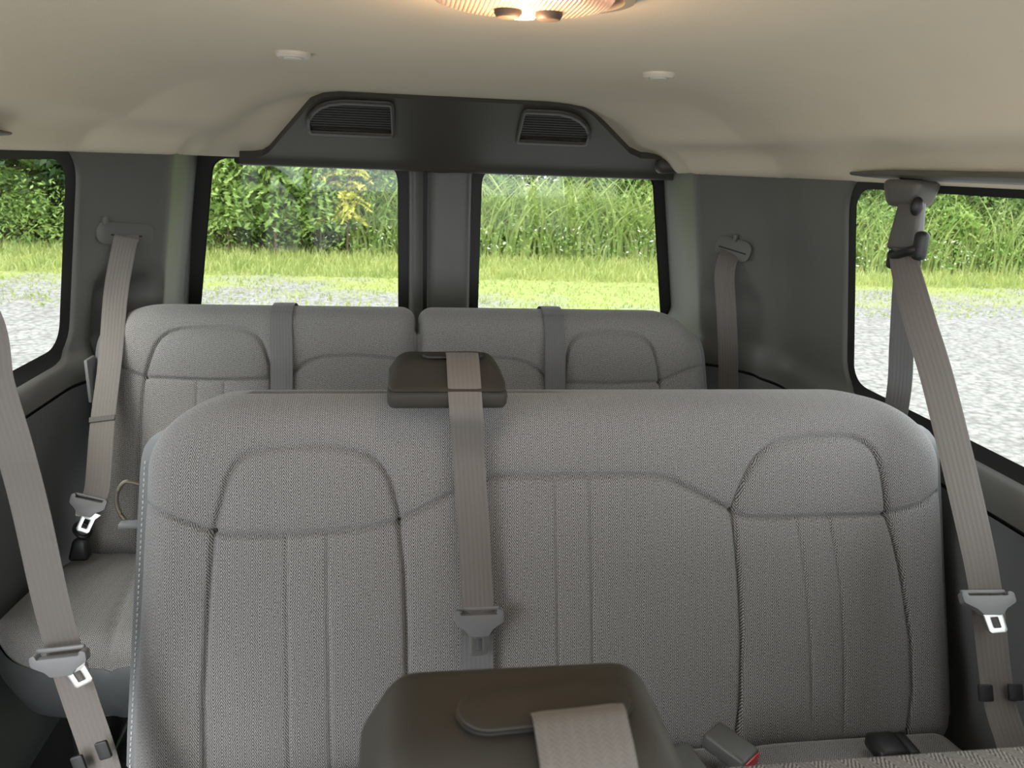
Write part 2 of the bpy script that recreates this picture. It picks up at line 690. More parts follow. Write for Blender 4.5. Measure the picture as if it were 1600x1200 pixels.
def wall_map(side, holes=(), inset=0.0, reveal=0.010):
    P0, S0 = PLAN[side]
    nx = np.gradient(P0[:, 0], S0)
    ny = np.gradient(P0[:, 1], S0)

    def fn(P):
        s, z = P[:, 0], P[:, 1]
        x = np.interp(s, S0, P0[:, 0])
        y = np.interp(s, S0, P0[:, 1])
        tx, ty = np.interp(s, S0, nx), np.interp(s, S0, ny)
        L = np.hypot(tx, ty) + 1e-9
        # inward normal (towards -x for the right side)
        inx, iny = -ty / L, tx / L
        off = np.interp(z, SILL[side][:, 0], SILL[side][:, 1]) - inset
        # dent added to deepen the soft shade behind the outboard rear seat shoulder
        off = off - 0.06 * sstep(0.985 - z, 0, .07) * sstep(s, 1.85, 1.91) * (1 - sstep(s, 2.00, 2.06)) * (1 if side < 0 else .4)
        for h in holes:
            d = dist_poly(P, h)
            off = off - reveal * np.clip(1 - d / reveal, 0, 1) ** 2
        x = x + inx * off - (np.maximum(z, 0.70) - 1.0) * 0.155
        y = y + iny * off
        return np.stack([side * x, y, z], 1)
    return fn


def win_hole(y0, y1, z0, z1, grow=0.0, r=0.06):
    return round_poly([(y0 - grow, z0 - grow), (y1 + grow, z0 - grow), (y1 + grow, z1 + grow), (y0 - grow, z1 + grow)], r, 8)


BAND = {-1: .034, 1: .028}
WIN = {-1: [(0.80, 1.775, .822, 1.225)], 1: [(0.45, 1.497, .822, 1.228)]}
FRONT = {-1: [(-0.95, 0.55, 0.10, 1.20)], 1: [(-0.95, 0.25, .822, 1.225)]}
wn = 1
for side, nm in ((-1, 'left'), (1, 'right')):
    S_end = PLAN[side][1][-1]
    holes, glass_specs = [], []
    for (a, b_, c, d) in WIN[side]:
        holes.append(win_hole(a, b_, c, d, BAND[side] - .004, 0.08))
        glass_specs.append((a, b_, c, d))
    up_holes = list(holes)
    lo_holes = []
    a, b_, c, d = FRONT[side][0]
    if side > 0:
        up_holes.append(win_hole(a, b_, c, d, BAND[side] - .004, 0.08))
        glass_specs.append((a, b_, c, d))
    # the side door opening on the left has no glass: its door stands open
    zsplit = 0.7355
    if side < 0:
        up_outer = [(Y0, zsplit), (a, zsplit), (a, d), (b_, d), (b_, zsplit), (S_end, zsplit), (S_end, 1.275), (Y0, 1.275)]
        lo_outer = [(b_, 0), (S_end, 0), (S_end, zsplit - .008), (b_, zsplit - .008)]
    else:
        up_outer = [(Y0, zsplit), (S_end, zsplit), (S_end, 1.275), (Y0, 1.275)]
        lo_outer = [(Y0, 0), (S_end, 0), (S_end, zsplit - .008), (Y0, zsplit - .008)]
    wl = panel('wall_' + nm, up_outer, up_holes, wall_map(side, up_holes), 'pillar_plastic', None, 0.02, (.003, .006, .010, .016), flip=(side < 0))
    tag(wl, 'grey moulded plastic side wall trim around the %s side window and rear pillar' % nm, 'wall', None, 'structure')
    lw = panel('lower_panel', lo_outer, [], wall_map(side), 'lower_panel', wl, 0.03, flip=(side < 0))
    # dark seam behind the gap between the two trims
    sm = panel('seam', [(Y0 if side > 0 else 0.55, zsplit - .02), (S_end, zsplit - .02), (S_end, zsplit + .012), (Y0 if side > 0 else 0.55, zsplit + .012)],
               [], wall_map(side, inset=0.008), 'rubber', wl, 0.02, flip=(side < 0))
    # outer body skin, so that light enters only through the glass
    if side < 0:
        so = [(Y0, 0.0), (a, 0.0), (a, d), (b_, d), (b_, 0), (S_end, 0), (S_end, 1.45), (Y0, 1.45)]
    else:
        so = [(Y0, 0), (S_end, 0), (S_end, 1.45), (Y0, 1.45)]
    sk = panel('outer_skin', so, [win_hole(*g, 0.036, 0.05) for g in glass_specs], wall_map(side, inset=0.03), 'rubber', wl, 0.05, flip=(side < 0))
    for gi, g in enumerate(glass_specs):
        tr_ = panel('window_%d' % wn, win_hole(*g, BAND[side] + .006, 0.085), [win_hole(*g, 0.0, 0.055)], wall_map(side, inset=0.007), 'rubber', None, 0.02, flip=(side < 0))
        where = {(-1, 0): 'left side window with black border, dark trees and gravel outside',
                 (1, 0): 'right side window with black border, seen behind the hanging shoulder belt',
                 (1, 1): 'front right side window beside the camera, black border'}[(side, gi)]
        tag(tr_, where, 'window', None, 'structure')
        wn += 1
        pa = panel('pane', win_hole(*g, 0.010, 0.06), [], wall_map(side, inset=0.012), 'tinted_glass' if gi == 0 else 'clear_glass', tr_, 0.06, flip=(side < 0))

# window seal tabs etc. come with the rear doors
# ------------------------------------------------------------------ rear doors
YD = 2.40


def rear_map(holes, inset=0.0, reveal=0.022, edge=None):
    def fn(P):
        x, z = P[:, 0], P[:, 1]
        y = np.full(len(P), YD + inset)
        for h in holes:
            d = dist_poly(P, h)
            y = y + 0.03 * (1 - np.sqrt(1 - np.clip(1 - d / reveal, 0, 1) ** 2))
        if edge is not None:
            d = dist_poly(P, edge)
            y = y + 0.02 * (1 - np.sqrt(1 - np.clip(1 - d / .014, 0, 1) ** 2))
        return np.stack([x, y, z], 1)
    return fn


REAR = [
    # door outline, trim opening, clear glass
    ([(-.80, .25), (-.049, .25), (-.049, 1.30), (-.80, 1.30)],
     [(-.770, .70), (-.094, .70), (-.094, 1.262), (-.705, 1.262)],
     [(-.737, .73), (-.126, .73), (-.126, 1.236), (-.660, 1.236)], 'left', 'left'),
    ([(-.036, .25), (.82, .25), (.82, 1.30), (-.036, 1.30)],
     [(.100, .70), (.785, .70), (.722, 1.262), (.100, 1.262)],
     [(.127, .73), (.748, .73), (.671, 1.236), (.130, 1.236)], 'right', 'right'),
]
for i, (door, opening, clear, nm, _) in enumerate(REAR):
    op = round_poly(opening, 0.065, 8)
    cl = round_poly(clear, 0.055, 8)
    dr = panel('door_%d' % (i + 1), door, [op], rear_map([op], edge=door), 'pillar_plastic', None, 0.02, (.003, .007, .012, .017, .023), bstep=0.012, flip=True)
    tag(dr, 'grey inner trim of the %s rear door framing its window' % nm, 'door', None, 'structure')
    wi = panel('window_%d' % wn, round_poly([(p[0] + (-.008 if p[0] < (door[0][0] + door[1][0]) / 2 else .008), p[1] + (.008 if p[1] > 1 else -.008)) for p in opening], 0.068, 8),
               [cl], rear_map([], 0.026), 'rubber', None, 0.03, flip=True)
    tag(wi, '%s rear door window with black border, %s outside' % (nm, 'bushes and gravel' if i == 0 else 'tall green cane grass'), 'window', None, 'structure')
    wn += 1
    panel('pane', [(p[0] * 1.0, p[1]) for p in clear], [], rear_map([], 0.034), 'tinted_glass', wi, 0.1, flip=True)
    # small black tabs along the upper edge of the glass
    for tx in ((-.585, -.19) if i == 0 else (.205, .585)):
        plate('seal_tab', round_poly([(-.012, .016), (-.012, -.006), (-.005, -.011), (.005, -.011), (.012, -.006), (.012, .016)], .004, 3), [], 0.01,
              ((tx, YD + 0.022, 1.232), (1, 0, 0), (0, 0, 1)), 'rubber', wi)
    # outer body behind the trim
    panel('outer_skin', door, [cl], rear_map([], 0.045), 'rubber', dr, 0.2, flip=True)
gap = bm_obj('trim_1', box_bm((-.0425, 2.44, .78), (.03, .02, 1.06)), 'rubber')
tag(gap, 'black rubber gap seal between the two rear doors', 'trim', None, 'structure')

# ------------------------------------------------------------------ headliner
T_ = np.array([-.1, 0, .05, .14, .31, .39, .55, .75, 1.0, 1.3])
PZ = np.array([0, 0, .20, .35, .45, .62, .80, .93, 1.0, 1.0])


def prof(t_):
    acc = 0
    for k in (-.04, -.02, 0, .02, .04):
        acc = acc + np.interp(t_ + k, T_, PZ)
    return acc / 5


def ceil_z(X, Y):
    ax = np.abs(X)
    top = 1.405
    line = [(0.795, -3), (0.795, 1.78), (0.658, 2.01), (0.665, 2.05), (0.70, 2.45)]
    d = dist_poly(np.stack([ax.ravel(), Y.ravel()], 1), line, closed=False).reshape(ax.shape)
    lim = np.interp(Y, [q[1] for q in line], [q[0] for q in line])
    d = np.where(ax > lim, -d, d)
    zs = 1.241 + 0.164 * prof(np.maximum(d - .016, -0.02) / 0.39)
    # rear slope
    zr = 1.411 - np.maximum(Y - 2.0, 0) / 2.06

    def smin(a, b_, k=0.018):
        h = np.clip(0.5 + 0.5 * (b_ - a) / k, 0, 1)
        return b_ * (1 - h) + a * h - k * h * (1 - h)
    z = smin(smin(zs, zr), np.full_like(X, top), 0.008)
    return np.minimum(z, top)


nx_, ny_ = 122, 250
gx = np.linspace(-.80, .80, nx_)
gy_ = np.linspace(Y0, 2.36, ny_)
GX, GY = np.meshgrid(gx, gy_, indexing='ij')
GZ = np.maximum(ceil_z(GX, GY), 1.2405)
V = np.stack([GX.ravel(), GY.ravel(), GZ.ravel()], 1)
idx = np.arange(nx_ * ny_).reshape(nx_, ny_)
F = np.stack([idx[:-1, :-1], idx[:-1, 1:], idx[1:, 1:], idx[1:, :-1]], -1).reshape(-1, 4)
hl = obj('ceiling', V, F, 'headliner')
tag(hl, 'beige cloth headliner of the van roof', 'ceiling', None, 'structure')
rf = bm_obj('roof_skin', box_bm((0, (Y0 + 2.5) / 2, 1.47), (1.75, 2.5 - Y0, .04)), 'rubber', hl)
bm = box_bm((0, 0.6, -0.03), (1.86, 3.8, .06))
fl = bm_obj('floor', bm, 'dark_carpet')
tag(fl, 'dark carpet van floor under the seats', 'floor', None, 'structure')

# ------------------------------------------------------------------ rear header with speaker grilles
HB = 1.2505


def head_map(off=0.0):
    def fn(P):
        x, z = P[:, 0], P[:, 1]
        # z>=HB : slope plane; z<HB : lip curling under towards the doors
        zz = np.maximum(z, HB)
        y = 2.0 + (1.405 - zz) * 2.06
        under = np.maximum(HB - z, 0)
        a = np.clip(under / 0.03, 0, 1) * math.pi / 2
        y2 = y - 0.010 + np.where(under > 0, 0.02 * (1 - np.cos(a)) + np.maximum(under - 0.03, 0), 0)
        z2 = zz - 0.006 - np.where(under > 0, 0.02 * np.sin(a), 0)
        return np.stack([x, y2 - off * 0.44, z2 - off * 0.9], 1)
    return fn


hd_out = [(-.56, HB - .10), (.77, HB - .10), (.77, HB), (.752, 1.264), (.715, 1.281), (.66, 1.288), (.565, 1.290), (.525, 1.302),
          (.37, 1.388), (.345, 1.398), (.30, 1.4035), (-.25, 1.4035), (-.295, 1.398), (-.33, 1.382), (-.472, 1.268), (-.495, 1.2565), (-.52, 1.2525), (-.56, HB)]
gr_l = round_poly([(-.352, 1.321), (-.352, 1.345), (-.345, 1.360), (-.330, 1.374), (-.309, 1.387), (-.284, 1.395), (-.25, 1.3995), (-.128, 1.3995), (-.128, 1.321)],
                  [.014, .008, .008, .01, .01, .01, .02, .013, .013], 5)
gr_r = round_poly([(.192, 1.320), (.189, 1.398), (.285, 1.398), (.318, 1.393), (.345, 1.384), (.368, 1.371), (.384, 1.356), (.392, 1.340), (.392, 1.320)],
                  [.013, .013, .02, .01, .01, .01, .008, .008, .014], 5)


def shrink(poly, d):
    c = np.mean(np.array(poly), 0)
    P = np.array(poly)
    area = 0.5 * np.sum(P[:, 0] * np.roll(P[:, 1], -1) - P[:, 1] * np.roll(P[:, 0], -1))
    tg = np.roll(P, -1, 0) - np.roll(P, 1, 0)
    nn = np.stack([-tg[:, 1], tg[:, 0]], 1) * np.sign(area)
    nn /= np.linalg.norm(nn, axis=1)[:, None] + 1e-12
    return [tuple(q) for q in P + nn * d]


P_, T2 = cdt(hd_out, [shrink(gr_l, .0045), shrink(gr_r, .0045)], 0.015, (), 0.008)
Vh = head_map(.006)(P_)
ro = np.array(resample(hd_out, .006))
Ve = head_map(.006)(ro)
Ve2 = head_map(-.014)(ro)
n0 = len(Vh)
m_ = len(ro)
Fh = [f[::-1] for f in T2] + [(n0 + i, n0 + (i + 1) % m_, n0 + m_ + (i + 1) % m_, n0 + m_ + i) for i in range(m_)]
hdr = obj('trim_2', np.concatenate([Vh, Ve, Ve2]), Fh, 'header_plastic')
tag(hdr, 'dark grey header panel above the rear doors with two speaker grilles', 'trim', None, 'structure')
for gp, nm in ((gr_l, 'left'), (gr_r, 'right')):
    gpn = shrink(gp, .005)
    rim_o, rim_i = shrink(gp, .0005), shrink(gp, .009)
    rim = panel('speaker_grille', shrink(gp, .0), [rim_i], head_map(.008), 'header_plastic', hdr, 0.02, flip=True)
    s_ = rim.modifiers.new('solid', 'SOLIDIFY')
    s_.thickness = 0.006
    s_.offset = -1
    back = panel('grille_back', gpn, [], head_map(-.001), 'rubber', rim, 0.02, flip=True)
    A = np.array(rim_i)
    n_sl = 11
    zs_ = np.linspace(A[:, 1].min() + .004, A[:, 1].max() - .003, n_sl)
    for zz in zs_:
        # clip slat length to the rim outline
        xs = []
        for k in range(len(A)):
            p, q = A[k], A[(k + 1) % len(A)]
            if (p[1] - zz) * (q[1] - zz) < 0:
                xs.append(p[0] + (q[0] - p[0]) * (zz - p[1]) / (q[1] - p[1]))
        if len(xs) < 2:
            continue
        x0, x1 = min(xs) - .001, max(xs) + .001
        c = head_map(.0055)(np.array([[(x0 + x1) / 2, zz]]))[0]
        rot = Matrix.Rotation(math.radians(-30), 3, 'X')
        bm_obj('slat', box_bm(c, (x1 - x0, .0065, .0026), rot=rot), 'grille_plastic', rim, smooth=False)
# end cap of the header on the right
ec = bm_obj('end_cap', box_bm((.702, 2.235, 1.2645), (.175, .05, .042), .018, 4, rot=Matrix.Rotation(math.radians(-4), 3, 'Y')), 'header_plastic', hdr)
# flared cap where the header meets the centre post
fp = []
ff = []
for j in range(9):
    t_ = j / 8
    wdt = .105 * (1 - t_) ** 1.6 + .072
    zz = 1.240 - .026 * t_
    yy = 2.325 + .080 * t_
    for k in range(13):
        u_ = -1 + 2 * k / 12
        fp.append((.005 + u_ * wdt, yy + .028 * u_ * u_, zz + .012 * abs(u_) ** 3))
for j in range(8):
    for k in range(12):
        ff.append((j * 13 + k, j * 13 + k + 1, (j + 1) * 13 + k + 1, (j + 1) * 13 + k))
obj('post_flare', fp, ff, 'header_plastic', hdr)

# ================================================================== SEATS
H3 = 0.527


def seat_plane(Yt, zt, Yb, zb):
    d = Vector((0, Yt - Yb, zt - zb)).normalized()
    n = Vector((0, -d.z, d.y))
    return Vector((0, Yb, zb)), d, n


P3 = seat_plane(1.12, .914, .985, .40)
P4 = seat_plane(1.82, .919, 1.68, .40)
P2 = seat_plane(0.270, .914, .135, .40)


def on_seat(pl, u, v, off=0.0):
    o, d, n = pl
    return o + Vector((u, 0, 0)) + d * v + n * off


def edges_fn(H, lb, lt, rb, rt, cl, cr, vb):
    """left/right edge as functions of v. lb/lt: u at bottom/top of the straight side; cl=(rx,rv) corner"""
    def fn(v):
        tt = (v - vb) / (H - vb)
        L = lb + (lt - lb) * tt
        R = rb + (rt - rb) * tt
        a = np.clip((v - (H - cl[1])) / cl[1], 0, 1)
        L = L + cl[0] * (1 - np.sqrt(np.maximum(1 - a ** 2.2, 0)))
        a = np.clip((v - (H - cr[1])) / cr[1], 0, 1)
        R = R - cr[0] * (1 - np.sqrt(np.maximum(1 - a ** 2.2, 0)))
        # rounded lower corners
        a = np.clip(((vb + .05) - v) / .05, 0, 1)
        q = .035 * (1 - np.sqrt(np.maximum(1 - a ** 2, 0)))
        return L + q, R - q
    return fn


def backrest(name, parent, pl, H, vb, ef, seams, pleats, nc, nr, material, puffs=(), depth=0.085, rnd=0.05, flatL=False, flatR=False):
    """padded upholstered front face with sewn seams, rounded borders rolling back to the rear shell"""
    # rows: dense at the top corner and the bottom edge
    cr_ = 0.12
    v1 = vb + .05 - .05 * np.cos(np.linspace(0, math.pi / 2, 14))[:-1]
    v2 = np.linspace(vb + .05, H - cr_, nr - 60)[:-1]
    v3 = H - cr_ + cr_ * np.sin(np.linspace(0, math.pi / 2, 48))
    vs = np.concatenate([v1, v2, v3])
    # columns: dense at the borders
    e = np.sin(np.linspace(0, math.pi / 2, 15)) ** 1.0
    cs = np.concatenate([0.03 * (1 - np.cos(np.linspace(0, math.pi / 2, 14)))[:-1], np.linspace(.03, .97, nc - 26), 1 - 0.03 * (1 - np.cos(np.linspace(math.pi / 2, 0, 14)))[1:]])
    L, R = ef(vs)
    U = L[:, None] + (R - L)[:, None] * cs[None, :]
    Vv = np.repeat(vs[:, None], len(cs), 1)
    # outline polygon for edge distance
    outl = np.concatenate([np.stack([L, vs], 1), np.stack([R, vs], 1)[::-1]])
    pts = np.stack([U.ravel(), Vv.ravel()], 1)
    d_edge = dist_poly(pts, outl[::2])
    dL = pts[:, 0] - np.repeat(L, len(cs))
    dR = np.repeat(R, len(cs)) - pts[:, 0]
    dT = H - pts[:, 1]
    if flatL:
        d_edge = np.minimum(np.minimum(dR, dT), pts[:, 1] - vb)
        d_edge = np.where((dR < .2) & (dT < .2), dist_poly(pts, outl[::2]), d_edge)
        d_edge = np.where(dL < .12, np.minimum(np.maximum(dL * 2.5, 0) + .004, d_edge), d_edge)
    x = np.clip(1 - d_edge / rnd, 0, 1)
    back = rnd * 0.95 * (1 - np.sqrt(np.maximum(1 - x * x, 0)))       # pushed back at the border
    h = -back
    # top roll: a wider soft shoulder
    h -= 0.022 * np.clip(1 - dT / .13, 0, 1) ** 2
    for (uc, vc, ru, rv, amp) in puffs:
        q = np.clip(1 - ((pts[:, 0] - uc) / ru) ** 2, 0, 1) * np.clip(1 - ((pts[:, 1] - vc) / rv) ** 2, 0, 1)
        h += 0.55 * amp * q
    for sm_ in seams:
        dd = dist_poly(pts, sm_, closed=False)
        h -= 0.0080 * np.exp(-(dd / .0036) ** 2) + 0.0045 * np.exp(-dd / .018)
    for sm_ in pleats:
        dd = dist_poly(pts, sm_, closed=False)
        h -= 0.003 * np.exp(-(dd / .0026) ** 2) + 0.0012 * np.exp(-dd / .010)
    o, d, n = (np.array(q) for q in pl)
    W = o[None] + pts[:, :1] * np.array([[1, 0, 0]]) + pts[:, 1:] * d[None] + h[:, None] * n[None]
    ncs, nrs = len(cs), len(vs)
    id_ = np.arange(nrs * ncs).reshape(nrs, ncs)
    F = np.stack([id_[:-1, :-1], id_[:-1, 1:], id_[1:, 1:], id_[1:, :-1]], -1).reshape(-1, 4)
    # side wall: border loop extruded back along the seat normal
    loop = np.concatenate([id_[0, :], id_[1:, -1], id_[-1, -2::-1], id_[-2:0:-1, 0]])
    base = len(W)
    rings = []
    cen = np.array([0.5 * (L.mean() + R.mean()), 0.5 * (vb + H)])
    for k, (dep, grow) in enumerate(((depth * .5, .004), (depth, .0))):
        q = pts[loop]
        tgt = np.roll(q, -1, 0) - np.roll(q, 1, 0)
        nn = np.stack([tgt[:, 1], -tgt[:, 0]], 1)
        nn /= np.linalg.norm(nn, axis=1)[:, None] + 1e-9
        q2 = q + nn * grow
        ring = o[None] + q2[:, :1] * np.array([[1, 0, 0]]) + q2[:, 1:] * d[None] + (h[loop] - dep)[:, None] * n[None]
        rings.append(ring)
    Wall = np.concatenate([W] + rings)
    nl = len(loop)
    prev = loop
    faces = F.tolist()
    for k in range(2):
        cur = base + k * nl + np.arange(nl)
        for i in range(nl):
            j = (i + 1) % nl
            faces.append((int(prev[j]), int(prev[i]), int(cur[i]), int(cur[j])))
        prev = cur
    faces.append([int(q) for q in prev])
    uvp = pts.copy()
    roll = np.minimum(back, .06) + 0.022 * np.clip(1 - dT / .13, 0, 1) ** 2
    isT = (dT <= dL) & (dT <= dR)
    wT = np.clip(.5 + (np.minimum(dL, dR) - dT) / .09, 0, 1)
    uvp[:, 1] += roll * wT
    uvp[:, 0] += roll * (1 - wT) * np.where(dL < dR, -1, 1)
    uv = [uvp]
    for dep in (depth * .5, depth):
        q = uvp[loop].copy()
        tl_ = isT[loop]
        q[:, 1] += np.where(tl_, dep, 0)
        q[:, 0] += np.where(tl_, 0, np.where(dL[loop] < dR[loop], -dep, dep))
        uv.append(q)
    uv = np.concatenate(uv)
    return obj(name, Wall, faces, material, parent, uv=uv)


def back_shell(name, parent, pl, H, vb, ef, material, grow=.010, y0=-.045, y1=-.095):
    vs = np.concatenate([np.linspace(vb, H - .12, 12)[:-1], H - .12 + .12 * np.sin(np.linspace(0, math.pi / 2, 16))])
    L, R = ef(vs)
    out = np.concatenate([np.stack([L, vs], 1), np.stack([R, vs], 1)[::-1]])
    tgt = np.roll(out, -1, 0) - np.roll(out, 1, 0)
    nn = np.stack([-tgt[:, 1], tgt[:, 0]], 1)
    nn /= np.linalg.norm(nn, axis=1)[:, None] + 1e-9
    o, d, n = (np.array(q) for q in pl)
    V, F = [], []
    N = len(out)
    for g, yy in ((-.004, y0 + .008), (grow, y0), (grow + .002, (y0 + y1) / 2), (grow * .5, y1), (-.03, y1 - .012)):
        fade = sstep(out[:, 1], H - .085, H - .008)[:, None]
        q = out + nn * (g * (1 - fade) - .022 * fade)
        V.append(o[None] + q[:, :1] * np.array([[1, 0, 0]]) + q[:, 1:] * d[None] + yy * n[None])
    for k in range(4):
        for i in range(N):
            j = (i + 1) % N
            F.append((k * N + i, k * N + j, (k + 1) * N + j, (k + 1) * N + i))
    F.append(list(range(4 * N, 5 * N)))
    F.append(list(range(N))[::-1])
    return obj(name, np.concatenate(V), F, material, parent, autosmooth=50)


def cushion(name, parent, x0, x1, yf, yb, zf, zb, thick, material, rad=.05, seams=(), rl=.05, rr=.05):
    """upholstered seat cushion: rounded slab, top falling from front zf to back zb"""
    nx, ny = int((x1 - x0) / .008), int((yb - yf) / .008)
    xs = np.concatenate([x0 + .04 * (1 - np.cos(np.linspace(0, math.pi / 2, 8)))[:-1], np.linspace(x0 + .04, x1 - .04, nx), x1 - .04 * (1 - np.cos(np.linspace(math.pi / 2, 0, 8)))[1:]])
    ys = np.concatenate([yf + .05 * (1 - np.cos(np.linspace(0, math.pi / 2, 10)))[:-1], np.linspace(yf + .05, yb, ny)])
    X, Y = np.meshgrid(xs, ys, indexing='ij')
    # round plan corners at the front
    tt = (Y - yf) / (yb - yf)
    pts = np.stack([X.ravel(), Y.ravel()], 1)
    de = np.minimum(np.minimum(X - x0, x1 - X), Y - yf)
    q = np.clip(1 - de / rad, 0, 1)
    Z = zf + (zb - zf) * tt + .012 * np.sin(np.clip(tt, 0, 1) * math.pi) - rad * .9 * (1 - np.sqrt(np.maximum(1 - q * q, 0)))
    Z = Z.ravel()
    for s in seams:
        dd = dist_poly(pts, s, closed=False)
        Z -= .005 * np.exp(-(dd / .004) ** 2) + .008 * np.exp(-dd / .02)
    # plan rounding of the front corners
    cx = np.clip(1 - (X.ravel() - x0) / .14, 0, 1) * (rl > .06) + np.clip(1 - (x1 - X.ravel()) / .14, 0, 1) * (rr > .06)
    Yr = Y.ravel() + cx ** 2 * .11 * (1 - tt.ravel())
    V = np.stack([X.ravel(), Yr, Z], 1)
    id_ = np.arange(len(xs) * len(ys)).reshape(len(xs), len(ys))
    F = np.stack([id_[:-1, :-1], id_[1:, :-1], id_[1:, 1:], id_[:-1, 1:]], -1).reshape(-1, 4).tolist()
    loop = np.concatenate([id_[:, 0], id_[-1, 1:], id_[-2::-1, -1], id_[0, -2:0:-1]])
    base = len(V)
    ring = V[loop].copy()
    ring[:, 2] -= .012
    V = np.concatenate([V, ring])
    nl = len(loop)
    for i in range(nl):
        j = (i + 1) % nl
        F.append((int(loop[j]), int(loop[i]), base + i, base + j))
    F.append([base + i for i in range(nl)])
    uvp = pts.copy()
    uvp[:, 1] -= np.maximum(zf - Z, 0) * (Y.ravel() < yf + .08)
    uv = np.concatenate([uvp, uvp[loop] - np.array([0, .012])])
    top = obj(name, V, F, material, parent, uv=uv)
    # vinyl skirt wrapped under the cloth
    outl = ring[:, :2]
    rng = []
    c = outl.mean(0)
    for k, (dz, g) in enumerate(((0.004, .004), (-.012, .010), (-thick * .45, .008), (-thick * .8, -.01), (-thick, -.05))):
        dirn = outl - c
        dirn = dirn / (np.linalg.norm(dirn, axis=1)[:, None] + 1e-9)
        q = outl + dirn * g
        rng.append(np.concatenate([q, (ring[:, 2] + dz)[:, None]], 1))
    V = np.concatenate(rng)
    F = []
    for k in range(4):
        for i in range(nl):
            j = (i + 1) % nl
            F.append((k * nl + j, k * nl + i, (k + 1) * nl + i, (k + 1) * nl + j))
    F.append(list(range(4 * nl, 5 * nl)))
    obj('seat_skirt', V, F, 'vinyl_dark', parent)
    return top


def seat_legs(parent, x0, x1, yf, yb, z):
    for x in (x0, x1):
        bm = box_bm((x, yf, z / 2), (.04, .05, z), .006)
        bm_merge(bm, box_bm((x, yb, z / 2), (.04, .05, z), .006))
        bm_merge(bm, box_bm((x, (yf + yb) / 2, .03), (.04, yb - yf, .03), .006))
        bm_obj('leg', bm, 'black_plastic', parent)


# ---- row 3 bench -------------------------------------------------------
sm3 = dict(
    hrL=[(-.377, .324), (-.366, .365), (-.355, .407), (-.343, .428), (-.328, .440), (-.305, .448), (-.269, .451), (-.222, .453), (-.176, .447), (-.152, .438), (-.135, .424), (-.119, .398), (-.107, .350), (-.106, .332)],
    cross=[(-.474, .365), (-.454, .357), (-.405, .337), (-.377, .324), (-.351, .319), (-.269, .319), (-.166, .324), (-.106, .335), (-.071, .352), (-.027, .375), (.002, .389), (.032, .398), (.066, .401), (.136, .400), (.27, .399), (.300, .396), (.322, .391), (.365, .37), (.426, .338), (.445, .327), (.483, .325), (.594, .326), (.695, .325), (.752, .341), (.79, .361)],
    vL=[(-.377, .323), (-.384, .214), (-.391, .072), (-.390, -.08)],
    v2=[(-.106, .332), (-.098, .252), (-.094, .154), (-.094, -.06)],
    v3=[(.426, .336), (.436, .234), (.442, .13), (.441, .026), (.430, -.07)],
    hrR=[(.426, .338), (.434, .368), (.45, .404), (.459, .420), (.471, .432), (.484, .442), (.498, .448), (.548, .456), (.614, .457), (.634, .454), (.650, .447), (.663, .437), (.673, .423), (.683, .395), (.693, .342), (.695, .325)],
    v4=[(.695, .325), (.72, .225), (.739, .117), (.744, .03), (.735, -.07)])
pl3 = [[(-.272, .317), (-.27, .21), (-.268, -.05)], [(-.212, .317), (-.211, .207), (-.207, -.05)], [(.134, .399), (.14, .113), (.142, -.04)], [(.189, .395), (.195, .11), (.197, -.04)],
       [(.533, .324), (.547, .23), (.557, .125), (.563, -.03)], [(.589, .324), (.606, .228), (.615, .122), (.619, -.03)]]
ef3 = edges_fn(H3, -.505, -.472, .836, .797, (.135, .115), (.165, .125), -.075)
bench3 = thing('bench_seat', (.17, 1.0, 0), 'large grey herringbone cloth three-seat bench in front, filling the middle of the view', 'bench seat')
puff3 = [(-.24, .39, .15, .08, .008), (.56, .39, .15, .08, .008), (-.24, .12, .17, .25, .012), (.58, .12, .17, .25, .012), (.16, .16, .28, .28, .010), (.17, .46, .7, .06, .004)]
backrest('backrest', bench3, P3, H3, -.075, ef3, list(sm3.values()), pl3, 520, 250, 'fabric', puff3)
back_shell('back_cover', bench3, P3, H3, -.075, ef3, 'vinyl', .013)
# white stitching along the left border
V, F = [], []
vv = -.06
while vv < .43:
    Lx = float(ef3(np.array([vv]))[0][0])
    c = on_seat(P3, Lx - .0055, vv, -.0415)
    b0 = len(V)
    for dx, dv in ((-.0011, -.0022), (.0011, -.0022), (.0011, .0022), (-.0011, .0022)):
        q = c + Vector((dx, -.0005, 0)) + P3[1] * dv
        V.append(tuple(q))
    for dx, dv in ((-.0011, -.0022), (.0011, -.0022), (.0011, .0022), (-.0011, .0022)):
        q = c + Vector((dx * .6, -.0022, 0)) + P3[1] * dv * .7
        V.append(tuple(q))
    F += [(b0 + 4, b0 + 5, b0 + 6, b0 + 7), (b0, b0 + 1, b0 + 5, b0 + 4), (b0 + 1, b0 + 2, b0 + 6, b0 + 5), (b0 + 2, b0 + 3, b0 + 7, b0 + 6), (b0 + 3, b0, b0 + 4, b0 + 7)]
    vv += .0085
st = obj('stitching', V, F, 'thread', bench3, smooth=False)
st['kind'] = 'stuff'
cushion('cushion', bench3, -.50, .81, .50, .96, .415, .372, .11, 'fabric', seams=[[(-.09, .5), (-.09, 1)], [(.44, .5), (.44, 1)]])
seat_legs(bench3, -.35, .68, .58, .98, .31)
tube('release_loop', [(-.500, 1.150, .758), (-.520, 1.150, .762), (-.533, 1.148, .745), (-.534, 1.146, .722), (-.524, 1.143, .702), (-.506, 1.14, .695)], .0034, 'wire', bench3)
bm_obj('loop_anchor', box_bm((-.507, 1.130, .700), (.042, .018, .009), .003), 'vinyl', bench3)


